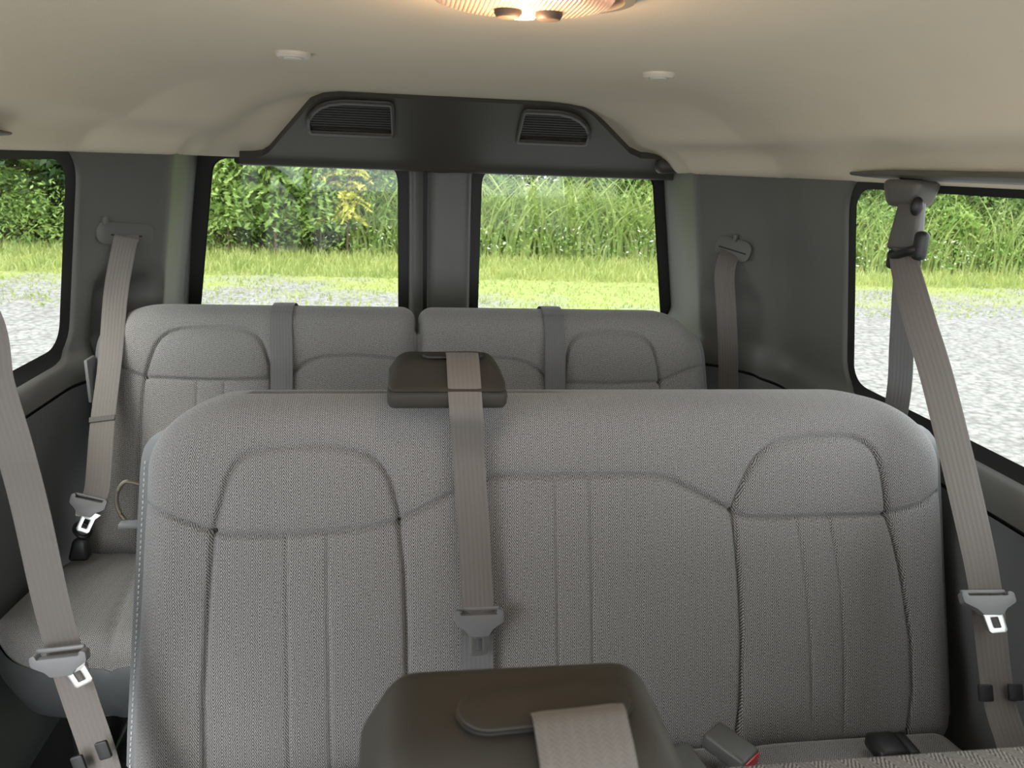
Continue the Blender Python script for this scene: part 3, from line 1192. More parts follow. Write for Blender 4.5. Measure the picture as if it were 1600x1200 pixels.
def turret(parent, Yc, xc=-.035, hl=.047):
    zt = .932 + hl
    """shoulder belt guide housing on the seat top"""
    bm_obj('belt_guide_base', box_bm((xc, Yc - .004, .918), (.172, .118, .028), .009, 3, top=(1.03, 1.03)), 'housing', parent)
    lid = bm_obj('belt_guide_lid', box_bm((xc, Yc - .004, .930 + hl / 2), (.184, .128, hl), .014, 4, top=(.74, .52), topshift=(0, .022)), 'housing', parent)
    # stadium shaped slot plate let into the top
    N = 28
    pl_ = []
    for k in range(N):
        a = 2 * math.pi * k / N
        pl_.append((.030 * (1 if math.cos(a) > 0 else -1) + .0155 * math.cos(a), .0155 * math.sin(a)))
    fr = ((xc + .010, Yc + .006, zt + .0005), (1, 0.06, 0), (0, 1, 0))
    plate('slot_groove', [(p[0] * 1.025, p[1] * 1.07) for p in pl_], [], .0012, fr, 'black_plastic', lid)
    fr2 = ((xc + .010, Yc + .006, zt + .001), (1, 0.06, 0), (0, 1, 0))
    plate('slot_plate', pl_, [], .003, fr2, 'housing', lid, .001)
    plate('slot', round_poly([(-.012, -.0075), (.034, -.0075), (.034, -.0045), (-.012, -.0045)], .001, 2), [], .0016, ((xc + .012, Yc + .006, zt + .0022), (1, .06, 0), (0, 1, 0)), 'rubber', lid)


turret(bench3, 1.125, hl=.036)

# ---- row 2 bench (nearest, only its top shows) --------------------------
bench2 = thing('bench_seat', (.1, .27, 0), 'nearest bench seat at the bottom edge, only its cloth top and grey belt housing visible', 'bench seat')
ef2 = edges_fn(.511, -.505, -.472, .830, .790, (.135, .115), (.165, .125), -.075)
backrest('backrest', bench2, P2, .511, -.075, ef2, [], [], 160, 130, 'fabric', puff3)
back_shell('back_cover', bench2, P2, .511, -.075, ef2, 'vinyl', .008)
cushion('cushion', bench2, -.50, .80, -.235, .225, .415, .372, .11, 'fabric')
seat_legs(bench2, -.35, .68, -.15, .245, .31)
turret(bench2, .326, -.030)

# ---- row 4, split bench ------------------------------------------------
H4 = 0.538
bl = thing('bench_seat', (-.46, 1.65, 0), 'left half of the rearmost split bench, grey herringbone cloth, next to the left side wall', 'bench seat')
ef4l = edges_fn(H4, -.832, -.792, -.078, -.078, (.13, .12), (.035, .04), -.05)
s4l = [[(-.690, .365), (-.682, .390), (-.672, .420), (-.664, .440), (-.652, .456), (-.636, .468), (-.610, .476), (-.528, .481), (-.470, .477), (-.448, .468), (-.432, .452), (-.420, .425), (-.412, .395), (-.410, .362)],
       [(-.79, .405), (-.737, .386), (-.69, .364), (-.55, .358), (-.410, .361), (-.372, .370), (-.335, .398), (-.310, .408), (-.283, .413), (-.21, .416), (-.12, .408), (-.075, .399)],
       [(-.690, .362), (-.704, .175), (-.712, -.04)], [(-.410, .36), (-.400, .1), (-.40, -.04)]]
p4l = [[(-.574, .355), (-.576, .1)], [(-.514, .355), (-.515, .1)]]
puff4l = [(-.55, .42, .15, .07, .008), (-.55, .16, .16, .22, .012), (-.24, .2, .17, .24, .010)]
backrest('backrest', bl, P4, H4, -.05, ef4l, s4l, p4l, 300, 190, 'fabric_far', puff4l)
back_shell('back_cover', bl, P4, H4, -.05, ef4l, 'vinyl', .010)
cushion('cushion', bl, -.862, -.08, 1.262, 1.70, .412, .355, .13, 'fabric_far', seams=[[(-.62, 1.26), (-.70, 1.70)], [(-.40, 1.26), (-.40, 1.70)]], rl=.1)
seat_legs(bl, -.72, -.2, 1.36, 1.66, .30)
bm_obj('side_shield', box_bm((-.811, 1.80, .742), (.008, .05, .10), .003, 2), 'vinyl', bl)
br = thing('bench_seat', (.3, 1.65, 0), 'right half of the rearmost split bench, grey herringbone cloth, below the right rear window', 'bench seat')
ef4r = edges_fn(H4, -.066, -.066, .690, .640, (.035, .035), (.13, .13), -.05)
s4r = [[(.286, .352), (.287, .390), (.290, .420), (.296, .442), (.308, .459), (.327, .470), (.378, .479), (.450, .477), (.476, .470), (.494, .458), (.508, .437), (.518, .405), (.528, .353)],
       [(-.066, .392), (.0, .405), (.06, .412), (.109, .412), (.156, .409), (.190, .401), (.218, .389), (.242, .370), (.286, .352), (.40, .349), (.528, .354), (.591, .382), (.654, .398)],
       [(.286, .352), (.28, .1), (.28, -.04)], [(.528, .354), (.545, .1), (.545, -.04)]]
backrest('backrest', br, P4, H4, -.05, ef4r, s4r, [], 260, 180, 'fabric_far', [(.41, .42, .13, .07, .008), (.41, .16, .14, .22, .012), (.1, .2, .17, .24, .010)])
back_shell('back_cover', br, P4, H4, -.05, ef4r, 'vinyl', .010)
cushion('cushion', br, -.07, .69, 1.262, 1.70, .412, .355, .13, 'fabric_far')
seat_legs(br, .05, .58, 1.36, 1.66, .30)


# ================================================================== SEAT BELTS
def latch(parent, c, xd, yd, w=.080, ysc=1.0, tongue_tilt=0.0, tongue_shift=0.0):
    """c: slot centre; xd along the plate, yd points from the belt towards the tongue tip reversed (up the strap)"""
    xd, yd = Vector(xd).normalized(), Vector(yd)
    yd = (yd - xd * yd.dot(xd)).normalized()
    h = w / 2
    out = round_poly([(-h, .010), (-h * .99, -.008), (-h * .55, -.020), (-.014, -.030), (.014, -.030), (h * .55, -.020), (h * .99, -.008), (h, .010), (h * .80, .013), (h * .74, .004), (-h * .74, .004), (-h * .80, .013)],
                     [.006, .008, .01, .004, .004, .01, .008, .006, .003, .002, .002, .003], 4)
    out = [(p[0], p[1] * ysc) for p in out]
    lp = plate('latch_plate', out, [], .012, (c, xd, yd), 'latch_grey', parent, .0035, 3)
    # bar behind the webbing closing the slot
    bb = box_bm((0, 0, 0), (w * .86, .006, .005), .002)
    n = xd.cross(yd)
    mt = Matrix((xd, yd, n)).transposed()
    for v in bb.verts:
        v.co = mt @ v.co + Vector(c) + yd * .010 - n * .006
    bm_obj('slot_bar', bb, 'latch_grey', lp)
    rt = Matrix.Rotation(tongue_tilt, 3, n)
    x2, y2 = rt @ xd, rt @ yd
    tin = [(-.0055, -.034), (.0055, -.034), (.0055, -.054), (-.0055, -.054)]
    to = round_poly([(-.021, -.018), (-.0135, -.030), (-.0130, -.058), (-.010, -.062), (.010, -.062), (.0130, -.058), (.0135, -.030), (.021, -.018)], [0, .004, .003, .002, .002, .003, .004, 0], 3)
    to = [(p[0], p[1] * ysc) for p in to]
    tin = [(p[0], p[1] * ysc) for p in tin]
    plate('tongue', to, [round_poly(tin, .0015, 2)], .003, (Vector(c) + x2 * tongue_shift - n * .0, x2, y2), 'steel', lp, .0007, 2)
    return lp


def keeper(parent, c, xd, yd, w=.016, h=.024):
    xd, yd = Vector(xd).normalized(), Vector(yd)
    yd = (yd - xd * yd.dot(xd)).normalized()
    plate('keeper_clip', round_poly([(-w / 2, -h / 2), (w / 2, -h / 2), (w / 2, h / 2), (-w / 2, h / 2)], .002, 2), [], .0045, (c, xd, yd), 'black_plastic', parent, .001)


# centre belt of the front bench
b1 = thing('seat_belt', tuple(on_seat(P3, .012, .1, .02)), 'taupe centre shoulder belt hanging down the front bench from its belt housing', 'seat belt')
XU = (1, 0, 0)
pts = [(-.012, 1.135, .955), (-.012, 1.131, .971), (-.0120, 1.118, .9730), (-.0120, 1.099, .9675), (-.0115, 1.074, .947), (-.0105, 1.060, .925), (-.0085, 1.052, .896)]
pts += [tuple(on_seat(P3, u_, v_, o_)) for u_, v_, o_ in ((-.003, .44, .026), (.003, .36, .024), (.008, .28, .024), (.0115, .205, .026), (.0125, .165, .020))]
ribbon('webbing', pts, [XU] * len(pts), 'webbing', b1, .0485)
ptsl = [tuple(on_seat(P3, u_, v_, o_)) for u_, v_, o_ in ((.0115, .21, .020), (.0120, .15, .017), (.0125, .05, .016), (.0125, -.05, .016))]
ribbon('lap_webbing', ptsl, [XU] * len(ptsl), 'webbing_grey', b1, .0485)
latch(b1, on_seat(P3, .0125, .196, .032), XU, P3[1], .074, .95)

# belt of the nearest bench, over its housing
b2 = thing('seat_belt', (-.005, .30, .9), 'pale taupe belt emerging from the nearest grey housing at the bottom edge', 'seat belt')
sd = (1, .10, -.02)
pts = [(-.005, .328, .966), (-.005, .326, .980), (-.005, .320, .9845), (-.005, .311, .9825), (-.004, .296, .972), (-.003, .276, .950), (-.001, .262, .920), (.002, .25, .88), (.006, .23, .80), (.01, .20, .65)]
ribbon('webbing', pts, [sd] * len(pts), 'webbing', b2, .0485)

# left front shoulder belt
b3 = thing('seat_belt', (-.50, .90, .05), 'taupe shoulder belt slanting down at the far left edge, left of the front bench', 'seat belt')
pts = [(-.790, 1.02, 1.235), (-.700, 1.004, 1.16), (-.610, .992, 1.06), (-.597, .983, .967), (-.583, .977, .884), (-.574, .976, .797), (-.556, .956, .678), (-.543, .947, .600), (-.522, .926, .540), (-.497, .902, .467), (-.470, .87, .36), (-.44, .85, .25), (-.44, .85, .04)]
sides = [(.3, -.9, -.3), (.8, -.35, -.2), (1, -.05, .05)] + [(1, -.05, .06)] * 3 + [(1, -.05, .1), (1, -.05, .15), (1, -.05, .2), (1, -.05, .26), (1, -.05, .2), (1, 0, 0), (1, 0, 0)]
ribbon('webbing', pts, sides, 'webbing', b3, .0475, n=12)
ax = Vector((.99, -.06, .13))
latch(b3, Vector((-.540, .925, .612)), ax, (-.12, .15, 1), .072, .74, tongue_tilt=math.radians(20), tongue_shift=.010)
keeper(b3, (-.5185, .890, .475), (1, -.05, .32), (-.25, .2, 1))
keeper(b3, (-.4860, .889, .496), (1, -.05, .32), (-.25, .2, 1))

# right shoulder belt on the swinging roof hanger
hg = thing('belt_hanger', (.755, 1.26, 1.245), 'grey plastic belt hanger with black loop dropping from the roof rail before the right window', 'belt hanger')
rot = Matrix.Rotation(math.radians(18), 3, 'Z')
bm_obj('roof_socket', box_bm((.757, 1.252, 1.226), (.050, .060, .046), .013, 4, top=(1.28, 1.35), rot=rot), 'hanger_grey', hg)
bm_obj('arm', box_bm((.750, 1.232, 1.174), (.026, .060, .085), .008, 4, top=(.8, .72), rot=rot), 'hanger_grey', hg)
# black pivot peeking out of the socket
bm = bmesh.new()
bmesh.ops.create_uvsphere(bm, u_segments=16, v_segments=10, radius=.012)
for v in bm.verts:
    v.co = Vector((v.co.x * .9 + .742, v.co.y * .8 + 1.207, v.co.z * 1.3 + 1.207))
bm_obj('pivot', bm, 'black_plastic', hg)
# loop: flattened ring round the strap
c = Vector((.742, 1.214, 1.130))
rd = Vector((-.05, -1, .32)).normalized()
lp_pts = []
for k in range(25):
    a = 2 * math.pi * k / 24
    lp_pts.append(c + rd * (.034 * math.copysign(abs(math.cos(a)) ** .6, math.cos(a))) + Vector((-1, 0, -.25)).normalized() * (.011 * math.copysign(abs(math.sin(a)) ** .8, math.sin(a))))
tube('loop', [tuple(q) for q in lp_pts], .0075, 'black_plastic', hg, sub=2)
bm = box_bm((0, 0, 0), (.020, .024, .048), .009, 4)
for v in bm.verts:
    v.co += c + rd * .036 + Vector((.002, 0, .004))
bm_obj('loop_ear', bm, 'black_plastic', hg)
bm = box_bm((0, 0, 0), (.018, .022, .034), .008, 4)
for v in bm.verts:
    v.co += c - rd * .036 + Vector((0, 0, -.004))
bm_obj('loop_ear', bm, 'black_plastic', hg)

b4 = thing('seat_belt', (.72, .76, .05), 'taupe shoulder belt running from the roof hanger down beside the front bench, right edge', 'seat belt')
pts = [(.744, 1.218, 1.134), (.735, 1.208, 1.120), (.739, 1.150, 1.035), (.743, 1.076, .939), (.726, .938, .783), (.7195, .869, .690), (.715, .805, .571), (.722, .764, .506), (.73, .74, .42), (.74, .73, .28), (.75, .73, .03)]
sides = [(.35, -1, .3), (.45, -.95, .35), (.75, -.6, .3), (.88, -.45, .2), (.97, -.25, .1), (1, -.12, .03), (1, -.05, 0), (1, -.05, 0), (1, 0, 0), (1, 0, 0), (1, 0, 0)]
ribbon('webbing', pts, sides, 'webbing', b4, .0475, n=12)
pts = [(.746, 1.220, 1.134), (.757, 1.228, 1.120), (.772, 1.24, 1.05), (.790, 1.25, .96), (.806, 1.256, .86), (.80, 1.25, .70)]
ribbon('rear_webbing', pts, [(.45, -.9, .1)] * len(pts), 'webbing_grey', b4, .046)
latch(b4, Vector((.7065, .851, .693)), (1, -.10, .03), (0, .9, 1), .074, .74, tongue_tilt=math.radians(4))
keeper(b4, (.690, .800, .579), (1, -.05, 0), (0, .45, 1), .020, .022)
keeper(b4, (.7335, .798, .579), (1, -.05, 0), (0, .45, 1), .020, .022)

# rear left shoulder belt with anchor
b5 = thing('seat_belt', (-.80, 1.64, .40), 'taupe shoulder belt from the left pillar slot down to the left rear seat', 'seat belt')
ptsA = [(-.748, 1.922, 1.057), (-.738, 1.901, 1.057), (-.741, 1.885, 1.036), (-.757, 1.85, .935), (-.755, 1.77, .80), (-.748, 1.67, .681), (-.746, 1.60, .56), (-.757, 1.585, .53)]
ribbon('webbing', ptsA, [(.75, .65, -.05)] * 2 + [(.85, .5, 0), (.93, .3, 0)] + [(.98, .1, .1)] * 4, 'webbing', b5, .050)
# stop stitch band
q = Vector((-.7495, 1.6735, .688))
plate('stop_band', [(-.0255, -.006), (.0255, -.006), (.0255, .006), (-.0255, .006)], [], .004, (q, (.98, .1, .1), (-.05, .7, .7)), 'webbing_dark', b5, boxuv=True)
lp = latch(b5, Vector((-.757, 1.577, .537)), (.95, .05, -.30), (-.1, .3, 1), .070, tongue_tilt=math.radians(-6), tongue_shift=.012)
pts = [(-.768, 1.585, .545), (-.776, 1.60, .520), (-.784, 1.612, .485), (-.792, 1.622, .452)]
ribbon('lap_webbing', pts, [(.9, 0, -.2)] * 4, 'webbing_grey', b5, .034)
tube('anchor_ring', [(-.789 + .016 * math.cos(a), 1.606 - .003 * math.sin(a), .458 + .018 * math.sin(a)) for a in np.linspace(0, 2 * math.pi, 17)], .0045, 'black_plastic', b5, sub=2)
bm_obj('anchor_boot', box_bm((-.803, 1.612, .412), (.046, .035, .05), .010, 3, top=(.65, .7), topshift=(.006, 0)), 'black_plastic', b5)
bm_obj('anchor_tag', box_bm((-.782, 1.583, .515), (.010, .004, .026), .002, 2, rot=Matrix.Rotation(math.radians(12), 3, 'Y')), 'disc_plastic', b5)

# rear right shoulder belt
b6 = thing('seat_belt', (.74, 1.85, .6), 'dark taupe shoulder belt dropping from the right pillar slot behind the right rear seat', 'seat belt')
ptsA = [(.740, 1.935, 1.052), (.730, 1.915, 1.045), (.718, 1.900, 1.020), (.714, 1.89, .985), (.720, 1.88, .93), (.734, 1.865, .81), (.742, 1.85, .70), (.745, 1.84, .60), (.745, 1.80, .48)]
ribbon('webbing', ptsA, [(.85, -.5, -.2)] * 3 + [(.95, -.3, 0)] * 6, 'webbing', b6, .050)

# belts over the rear backrests
for nm, u_, lab in (('l', -.388, 'grey strap over the top of the left rear backrest'), ('r', .2605, 'grey strap over the top of the right rear backrest')):
    bb = thing('seat_belt', tuple(on_seat(P4, u_, .3, .01)), lab, 'seat belt')
    pts = [tuple(on_seat(P4, u_, .40, -.175)), tuple(on_seat(P4, u_, .48, -.170)), tuple(on_seat(P4, u_, .530, -.150)), tuple(on_seat(P4, u_, .545, -.100)), tuple(on_seat(P4, u_, .5425, -.062)), tuple(on_seat(P4, u_, .528, -.032)), tuple(on_seat(P4, u_, .505, -.010))]
    pts += [tuple(on_seat(P4, u_ + .004 * (u_ < 0), v_, .009)) for v_ in (.42, .34, .2, .06, -.02)]
    ribbon('webbing', pts, [XU] * len(pts), 'webbing_grey', bb, .050)

# pillar belt slots (parts of the side walls)
wall_left, wall_right = bpy.data.objects['wall_left'], bpy.data.objects['wall_right']


def belt_slot(wall, c, xd, yd, w, h, hook, slot_c=-.004, slot_w=.082):
    xd, yd = Vector(xd).normalized(), Vector(yd)
    bz = plate('belt_guide', round_poly([(-w / 2, -h / 2), (w / 2, -h / 2), (w / 2, h / 2), (-w / 2, h / 2)], h * .46, 7), [], .007, (c, xd, yd), 'pillar_plastic', wall, .002)
    n = xd.cross(yd).normalized()
    plate('slot', [(-slot_w / 2, -.0018), (slot_w / 2, -.0018), (slot_w / 2, .0018), (-slot_w / 2, .0018)], [], .0012, (Vector(c) + n * .0036 + yd.normalized() * slot_c, xd, yd), 'rubber', bz)
    plate('hook', round_poly([(-.0045, -.009), (.0045, -.009), (.0045, .009), (-.0045, .009)], .002, 2), [], .012, (Vector(c) + n * .006 + xd * hook + yd.normalized() * (h / 2 + .002), xd, yd), 'pillar_plastic', bz, .001)
    return bz


belt_slot(wall_left, (-.745, 1.913, 1.061), (.085, .132, -.017), (0, 0, 1), .150, .050, -.055)
belt_slot(wall_right, (.741, 1.919, 1.060), (.579, -.815, -.16), (.1, 0, 1), .105, .052, .004)

# ================================================================== BUCKLES ON THE FRONT BENCH
bk = thing('seat_buckle', (.40, .90, .40), 'grey seat belt buckle with red button on the front bench cushion', 'buckle')
rot = Matrix.Rotation(math.radians(36), 3, 'Z') @ Matrix.Rotation(math.radians(6), 3, 'X')
bm_obj('body', box_bm((.386, .903, .421), (.046, .072, .028), .006, 3, rot=rot), 'buckle_grey', bk)
bm_obj('button', box_bm(Vector((.386, .903, .421)) + rot @ Vector((0, -.0345, 0)), (.038, .006, .021), .002, 2, rot=rot), 'red_button', bk)
bk2 = thing('seat_buckle', (.315, .90, .40), 'plain grey belt buckle lying left of the red-button buckle', 'buckle')
rot = Matrix.Rotation(math.radians(18), 3, 'Z') @ Matrix.Rotation(math.radians(10), 3, 'X')
bm_obj('body', box_bm((.318, .880, .402), (.048, .085, .026), .007, 3, rot=rot), 'buckle_grey', bk2)
bm_obj('button', box_bm(Vector((.318, .880, .402)) + rot @ Vector((0, -.0405, 0)), (.036, .006, .018), .002, 2, rot=rot), 'red_button', bk2)
bk3 = thing('seat_buckle', (.65, .90, .39), 'black buckle tucked into the gap under the front bench backrest, right side', 'buckle')
bm_obj('body', box_bm((.642, .903, .402), (.048, .05, .026), .008, 3), 'black_plastic', bk3)
bm_obj('stalk', box_bm((.677, .906, .398), (.022, .05, .022), .006, 3), 'black_plastic', bk3)

# ================================================================== CEILING FITTINGS
dl = thing('dome_lamp', (.03, .83, 1.405), 'lit dome lamp with ribbed amber lens and two dark buttons, top centre of the ceiling', 'lamp')


def lathe_ellipse(rx, ry, prof_, n=40):
    V, F = [], []
    for s_, z_ in prof_:
        for k in range(n):
            a = 2 * math.pi * k / n
            V.append((rx * s_ * math.cos(a), ry * s_ * math.sin(a), z_))
    for j in range(len(prof_) - 1):
        for k in range(n):
            F.append((j * n + k, j * n + (k + 1) % n, (j + 1) * n + (k + 1) % n, (j + 1) * n + k))
    F.append(tuple(range(n))[::-1])
    F.append(tuple(range((len(prof_) - 1) * n, len(prof_) * n)))
    return np.array(V), F


LC = np.array([.012, .760, 1.404])
V, F = lathe_ellipse(.096, .080, [(1.0, 0), (1.0, -.005), (.96, -.010), (.86, -.011), (.85, -.004)])
obj('bezel', V + LC + np.array([.010, -.004, 0]), F, 'lamp_bezel', dl, autosmooth=40)
V, F = lathe_ellipse(.084, .070, [(1.0, -.004), (1.0, -.009), (.95, -.014), (.80, -.017), (.4, -.018), (.05, -.018)])
obj('lens', V + LC, F, 'lamp_lens', dl, autosmooth=50)
for dx in (-.012, .026):
    V, F = lathe_ellipse(.013, .013, [(1, -.014), (1, -.021), (.8, -.0245), (.1, -.025)], 20)
    obj('button', V + LC + np.array([dx, .010, .0]), F, 'lamp_button', dl, autosmooth=40)
V, F = lathe_ellipse(.018, .008, [(.2, -.0200), (1, -.0192), (1, -.0165), (.2, -.0155)], 16)
obj('bulb', V + LC + np.array([.000, .047, .001]), F, 'bulb', dl)
ld = bpy.data.lights.new('dome_bulb', 'POINT')
ld.energy = 0.6
ld.color = (1.0, .62, .34)
ld.shadow_soft_size = .02
lo = bpy.data.objects.new('dome_bulb', ld)
COL.objects.link(lo)
lo.parent = dl
lo.location = Vector(LC) + Vector((0, .01, -.05)) - dl.location
for k, (x_, y_, lab) in enumerate(((-.267, 1.306, 'left'), (.315, 1.310, 'right'))):
    V, F = lathe_ellipse(.027, .027, [(1, .004), (1, -.004), (.9, -.008), (.62, -.008), (.58, -.006), (.1, -.006)], 32)
    zc_ = float(ceil_z(np.array([x_]), np.array([y_]))[0])
    dsc = thing('ceiling_button', (x_, y_, zc_), 'small round off-white plastic cap on the headliner, %s one' % lab, 'cap')
    obj('cap', V + np.array([x_, y_, zc_]), F, 'disc_plastic', dsc, autosmooth=30)
    V, F = lathe_ellipse(.015, .015, [(1, -.006), (.9, -.0095), (.1, -.0095)], 24)
    obj('cap_centre', V + np.array([x_, y_, zc_]), F, 'disc_plastic', dsc, autosmooth=30)

# roof rail trim that carries the hanger on the right and its twin on the left
for side, y_end, lab in ((1, 1.46, 'right'), (-1, 1.44, 'left')):
    Vv, Ff = [], []
    ys_ = np.linspace(-.4, y_end, 40)
    for yv in ys_:
        t_ = np.clip((y_end - yv) / .16, 0, 1) ** .7
        hw = .006 + .022 * t_
        ht = .003 + .006 * t_
        xc_, zc_ = (.768, 1.256) if side > 0 else (.752, 1.268)
        for k in range(10):
            a = 2 * math.pi * k / 10
            Vv.append((side * (xc_ + hw * math.cos(a) - .3 * ht * math.sin(a)), yv, zc_ + ht * math.sin(a)))
    for j in range(len(ys_) - 1):
        for k in range(10):
            Ff.append((j * 10 + k, j * 10 + (k + 1) % 10, (j + 1) * 10 + (k + 1) % 10, (j + 1) * 10 + k))
    Ff.append(tuple(range(10)))
    Ff.append(tuple(range((len(ys_) - 1) * 10, len(ys_) * 10)))
    rr = obj('trim_%d' % (3 if side > 0 else 4), Vv, Ff, 'pillar_plastic', None, autosmooth=60)
    tag(rr, 'long grey roof rail moulding over the %s side window' % lab, 'trim', None, 'structure')

# ================================================================== OUTDOORS
GZ0 = -0.70
rng = np.random.default_rng(7)
gnd = bm_obj('ground', box_bm((0, 10, GZ0 - .05), (120, 110, .1)), 'gravel')
tag(gnd, 'pale gravel lot turning to patchy yellow-green grass towards the trees', 'ground', None, 'structure')


def blades(n, x, y, h, wdt, bend, seed, seg=4, density=None, base_z=GZ0):
    """n bent grass blades -> verts, faces"""
    r = np.random.default_rng(seed)
    X = r.uniform(*x, n)
    Yv = r.uniform(*y, n)
    Hh = r.uniform(*h, n)
    A = r.uniform(0, 2 * math.pi, n)
    B = r.uniform(*bend, n) * Hh
    Wd = r.uniform(*wdt, n)
    # face roughly the van with spread
    pa = r.uniform(-1.1, 1.1, n)
    px, py = np.cos(pa), np.sin(pa)
    V = np.zeros((n, seg + 1, 2, 3))
    for k in range(seg + 1):
        t_ = k / seg
        dx = np.cos(A) * B * t_ ** 2.2
        dy = np.sin(A) * B * t_ ** 2.2
        zz = Hh * (t_ - .35 * (B / Hh) * t_ ** 3)
        ww = Wd * (1 - t_ ** 1.5) * .5 + .0015
        for s_, sg in ((0, -1), (1, 1)):
            V[:, k, s_, 0] = X + dx + sg * ww * px
            V[:, k, s_, 1] = Yv + dy + sg * ww * py
            V[:, k, s_, 2] = base_z + zz
    base = np.arange(n)[:, None] * (seg + 1) * 2
    F = []
    for k in range(seg):
        q = np.array([k * 2, k * 2 + 1, k * 2 + 3, k * 2 + 2])
        F.append(base + q[None])
    return V.reshape(-1, 3), np.concatenate(F)


def leaf_quads(C, size, rng_, droop=.4):
    n = len(C)
    a = rng_.uniform(0, 2 * math.pi, n)
    tilt = rng_.uniform(-.9, .9, n)
    L = size * rng_.uniform(.6, 1.3, n)
    d = np.stack([np.cos(a) * np.cos(tilt), np.sin(a) * np.cos(tilt), np.sin(tilt) - droop], 1)
    d /= np.linalg.norm(d, axis=1)[:, None]
    up = rng_.normal(size=(n, 3))
    s_ = np.cross(d, up)
    s_ /= np.linalg.norm(s_, axis=1)[:, None] + 1e-9
    w_ = L * rng_.uniform(.28, .45, n)
    V = np.stack([C - d * L[:, None] * .5, C + s_ * w_[:, None] * .5 - d * L[:, None] * .05, C + d * L[:, None] * .5, C - s_ * w_[:, None] * .5 - d * L[:, None] * .05], 1)
    F = np.arange(n * 4).reshape(n, 4)
    return V.reshape(-1, 3), F


def crown(seed, n, H, R, nblob, leaf, low=.1):
    r = np.random.default_rng(seed)
    pts = []
    per = n // nblob
    for b in range(nblob):
        z = r.uniform(low, .92) * H
        rad = R * (1 - .45 * abs(z / H - .5))
        a = r.uniform(0, 2 * math.pi)
        c = np.array([math.cos(a) * rad * r.uniform(.2, .8), math.sin(a) * rad * r.uniform(.2, .8), z])
        q = r.normal(size=(per, 3))
        q /= np.linalg.norm(q, axis=1)[:, None]
        q *= (r.uniform(.3, 1, per) ** .5)[:, None] * R * r.uniform(.28, .5)
        pts.append(c + q * np.array([1, 1, .75]))
    return leaf_quads(np.concatenate(pts), leaf, r)


def fern_crown(seed, nst, H, R, leaf=.10):
    """arching compound fronds, sumac-like"""
    r = np.random.default_rng(seed)
    C = []
    for s_ in range(nst):
        a = r.uniform(0, 2 * math.pi)
        z0 = r.uniform(.25, .95) * H
        L = R * r.uniform(.6, 1.1)
        o_ = np.array([math.cos(a + 1) * R * .25 * r.uniform(0, 1), math.sin(a + 1) * R * .25 * r.uniform(0, 1), z0])
        for k in range(14):
            t_ = k / 13
            p = o_ + np.array([math.cos(a) * L * t_, math.sin(a) * L * t_, L * (.55 * t_ - .75 * t_ * t_)])
            sd_ = np.array([-math.sin(a), math.cos(a), -.25]) * leaf * .55
            C += [p + sd_, p - sd_]
    C = np.array(C)
    return leaf_quads(C, leaf, r, .2)


def trunk_mesh(seed, H, r0, nb=4):
    r = np.random.default_rng(seed)
    V, F = [], []

    def limb(p0, p1, ra, rb):
        p0, p1 = np.array(p0), np.array(p1)
        d = p1 - p0
        d /= np.linalg.norm(d)
        a = np.cross(d, [0, .3, .95])
        a /= np.linalg.norm(a) + 1e-9
        b_ = np.cross(d, a)
        s_ = len(V)
        for p, rr in ((p0, ra), ((p0 + p1) / 2 + r.normal(size=3) * .03 * H * .2, (ra + rb) / 2), (p1, rb)):
            for k in range(6):
                an = k * math.pi / 3
                V.append(tuple(p + a * math.cos(an) * rr + b_ * math.sin(an) * rr))
        for j in range(2):
            for k in range(6):
                F.append((s_ + j * 6 + k, s_ + j * 6 + (k + 1) % 6, s_ + (j + 1) * 6 + (k + 1) % 6, s_ + (j + 1) * 6 + k))
    limb((0, 0, 0), (.05 * H, 0, .9 * H), r0, r0 * .3)
    for k in range(nb):
        a = r.uniform(0, 6.28)
        z = r.uniform(.25, .7) * H
        limb((.05 * z, 0, z), (math.cos(a) * H * .3, math.sin(a) * H * .3, z + .25 * H), r0 * .5, r0 * .15)
    return V, F


KINDS = {}


def make_kind(key, name, label, cat, crown_geo, tr, leafm, group):
    root = thing(name, (0, 0, 0), label, cat, group)
    f = obj('foliage', crown_geo[0], crown_geo[1], leafm, root, smooth=False)
    f['kind'] = 'stuff'
    obj('trunk', tr[0], tr[1], 'bark', root)
    KINDS[key] = [root, False]


def put(key, x, y, s=1.0, rz=0.0, label=None):
    root, used = KINDS[key]
    if not used:
        r = root
        KINDS[key][1] = True
    else:
        r = root.copy()
        COL.objects.link(r)
        for ch in root.children:
            c_ = ch.copy()
            COL.objects.link(c_)
            c_.parent = r
    r.location = (x, y, GZ0)
    r.scale = (s, s, s)
    r.rotation_euler = (0, 0, rz)
    if label:
        r['label'] = label
    return r


make_kind('dark', 'tree', 'tall dark green tree in the backdrop behind the weeds', 'tree', crown(1, 9000, 6.5, 2.6, 26, .26, .06), trunk_mesh(1, 5.5, .12), 'leaf_dark', 'dark trees of the backdrop')
make_kind('dark2', 'tree', 'tall mid green tree in the backdrop behind the weeds', 'tree', crown(2, 9000, 6.0, 2.4, 24, .22, .06), trunk_mesh(2, 5.0, .1), 'leaf_mid', 'mid green trees of the backdrop')
make_kind('bush', 'shrub', 'rounded mid green shrub at the edge of the trees', 'shrub', crown(3, 5200, 2.4, 1.1, 16, .13, .08), trunk_mesh(3, 2.0, .04), 'leaf_mid', 'green shrubs along the tree line')
make_kind('vine', 'shrub', 'bright broad-leaved vine-covered shrub at the edge of the trees', 'shrub', crown(4, 3600, 3.0, 1.2, 16, .19, .1), trunk_mesh(4, 2.4, .04), 'leaf_bright', 'broad-leaved shrubs along the tree line')
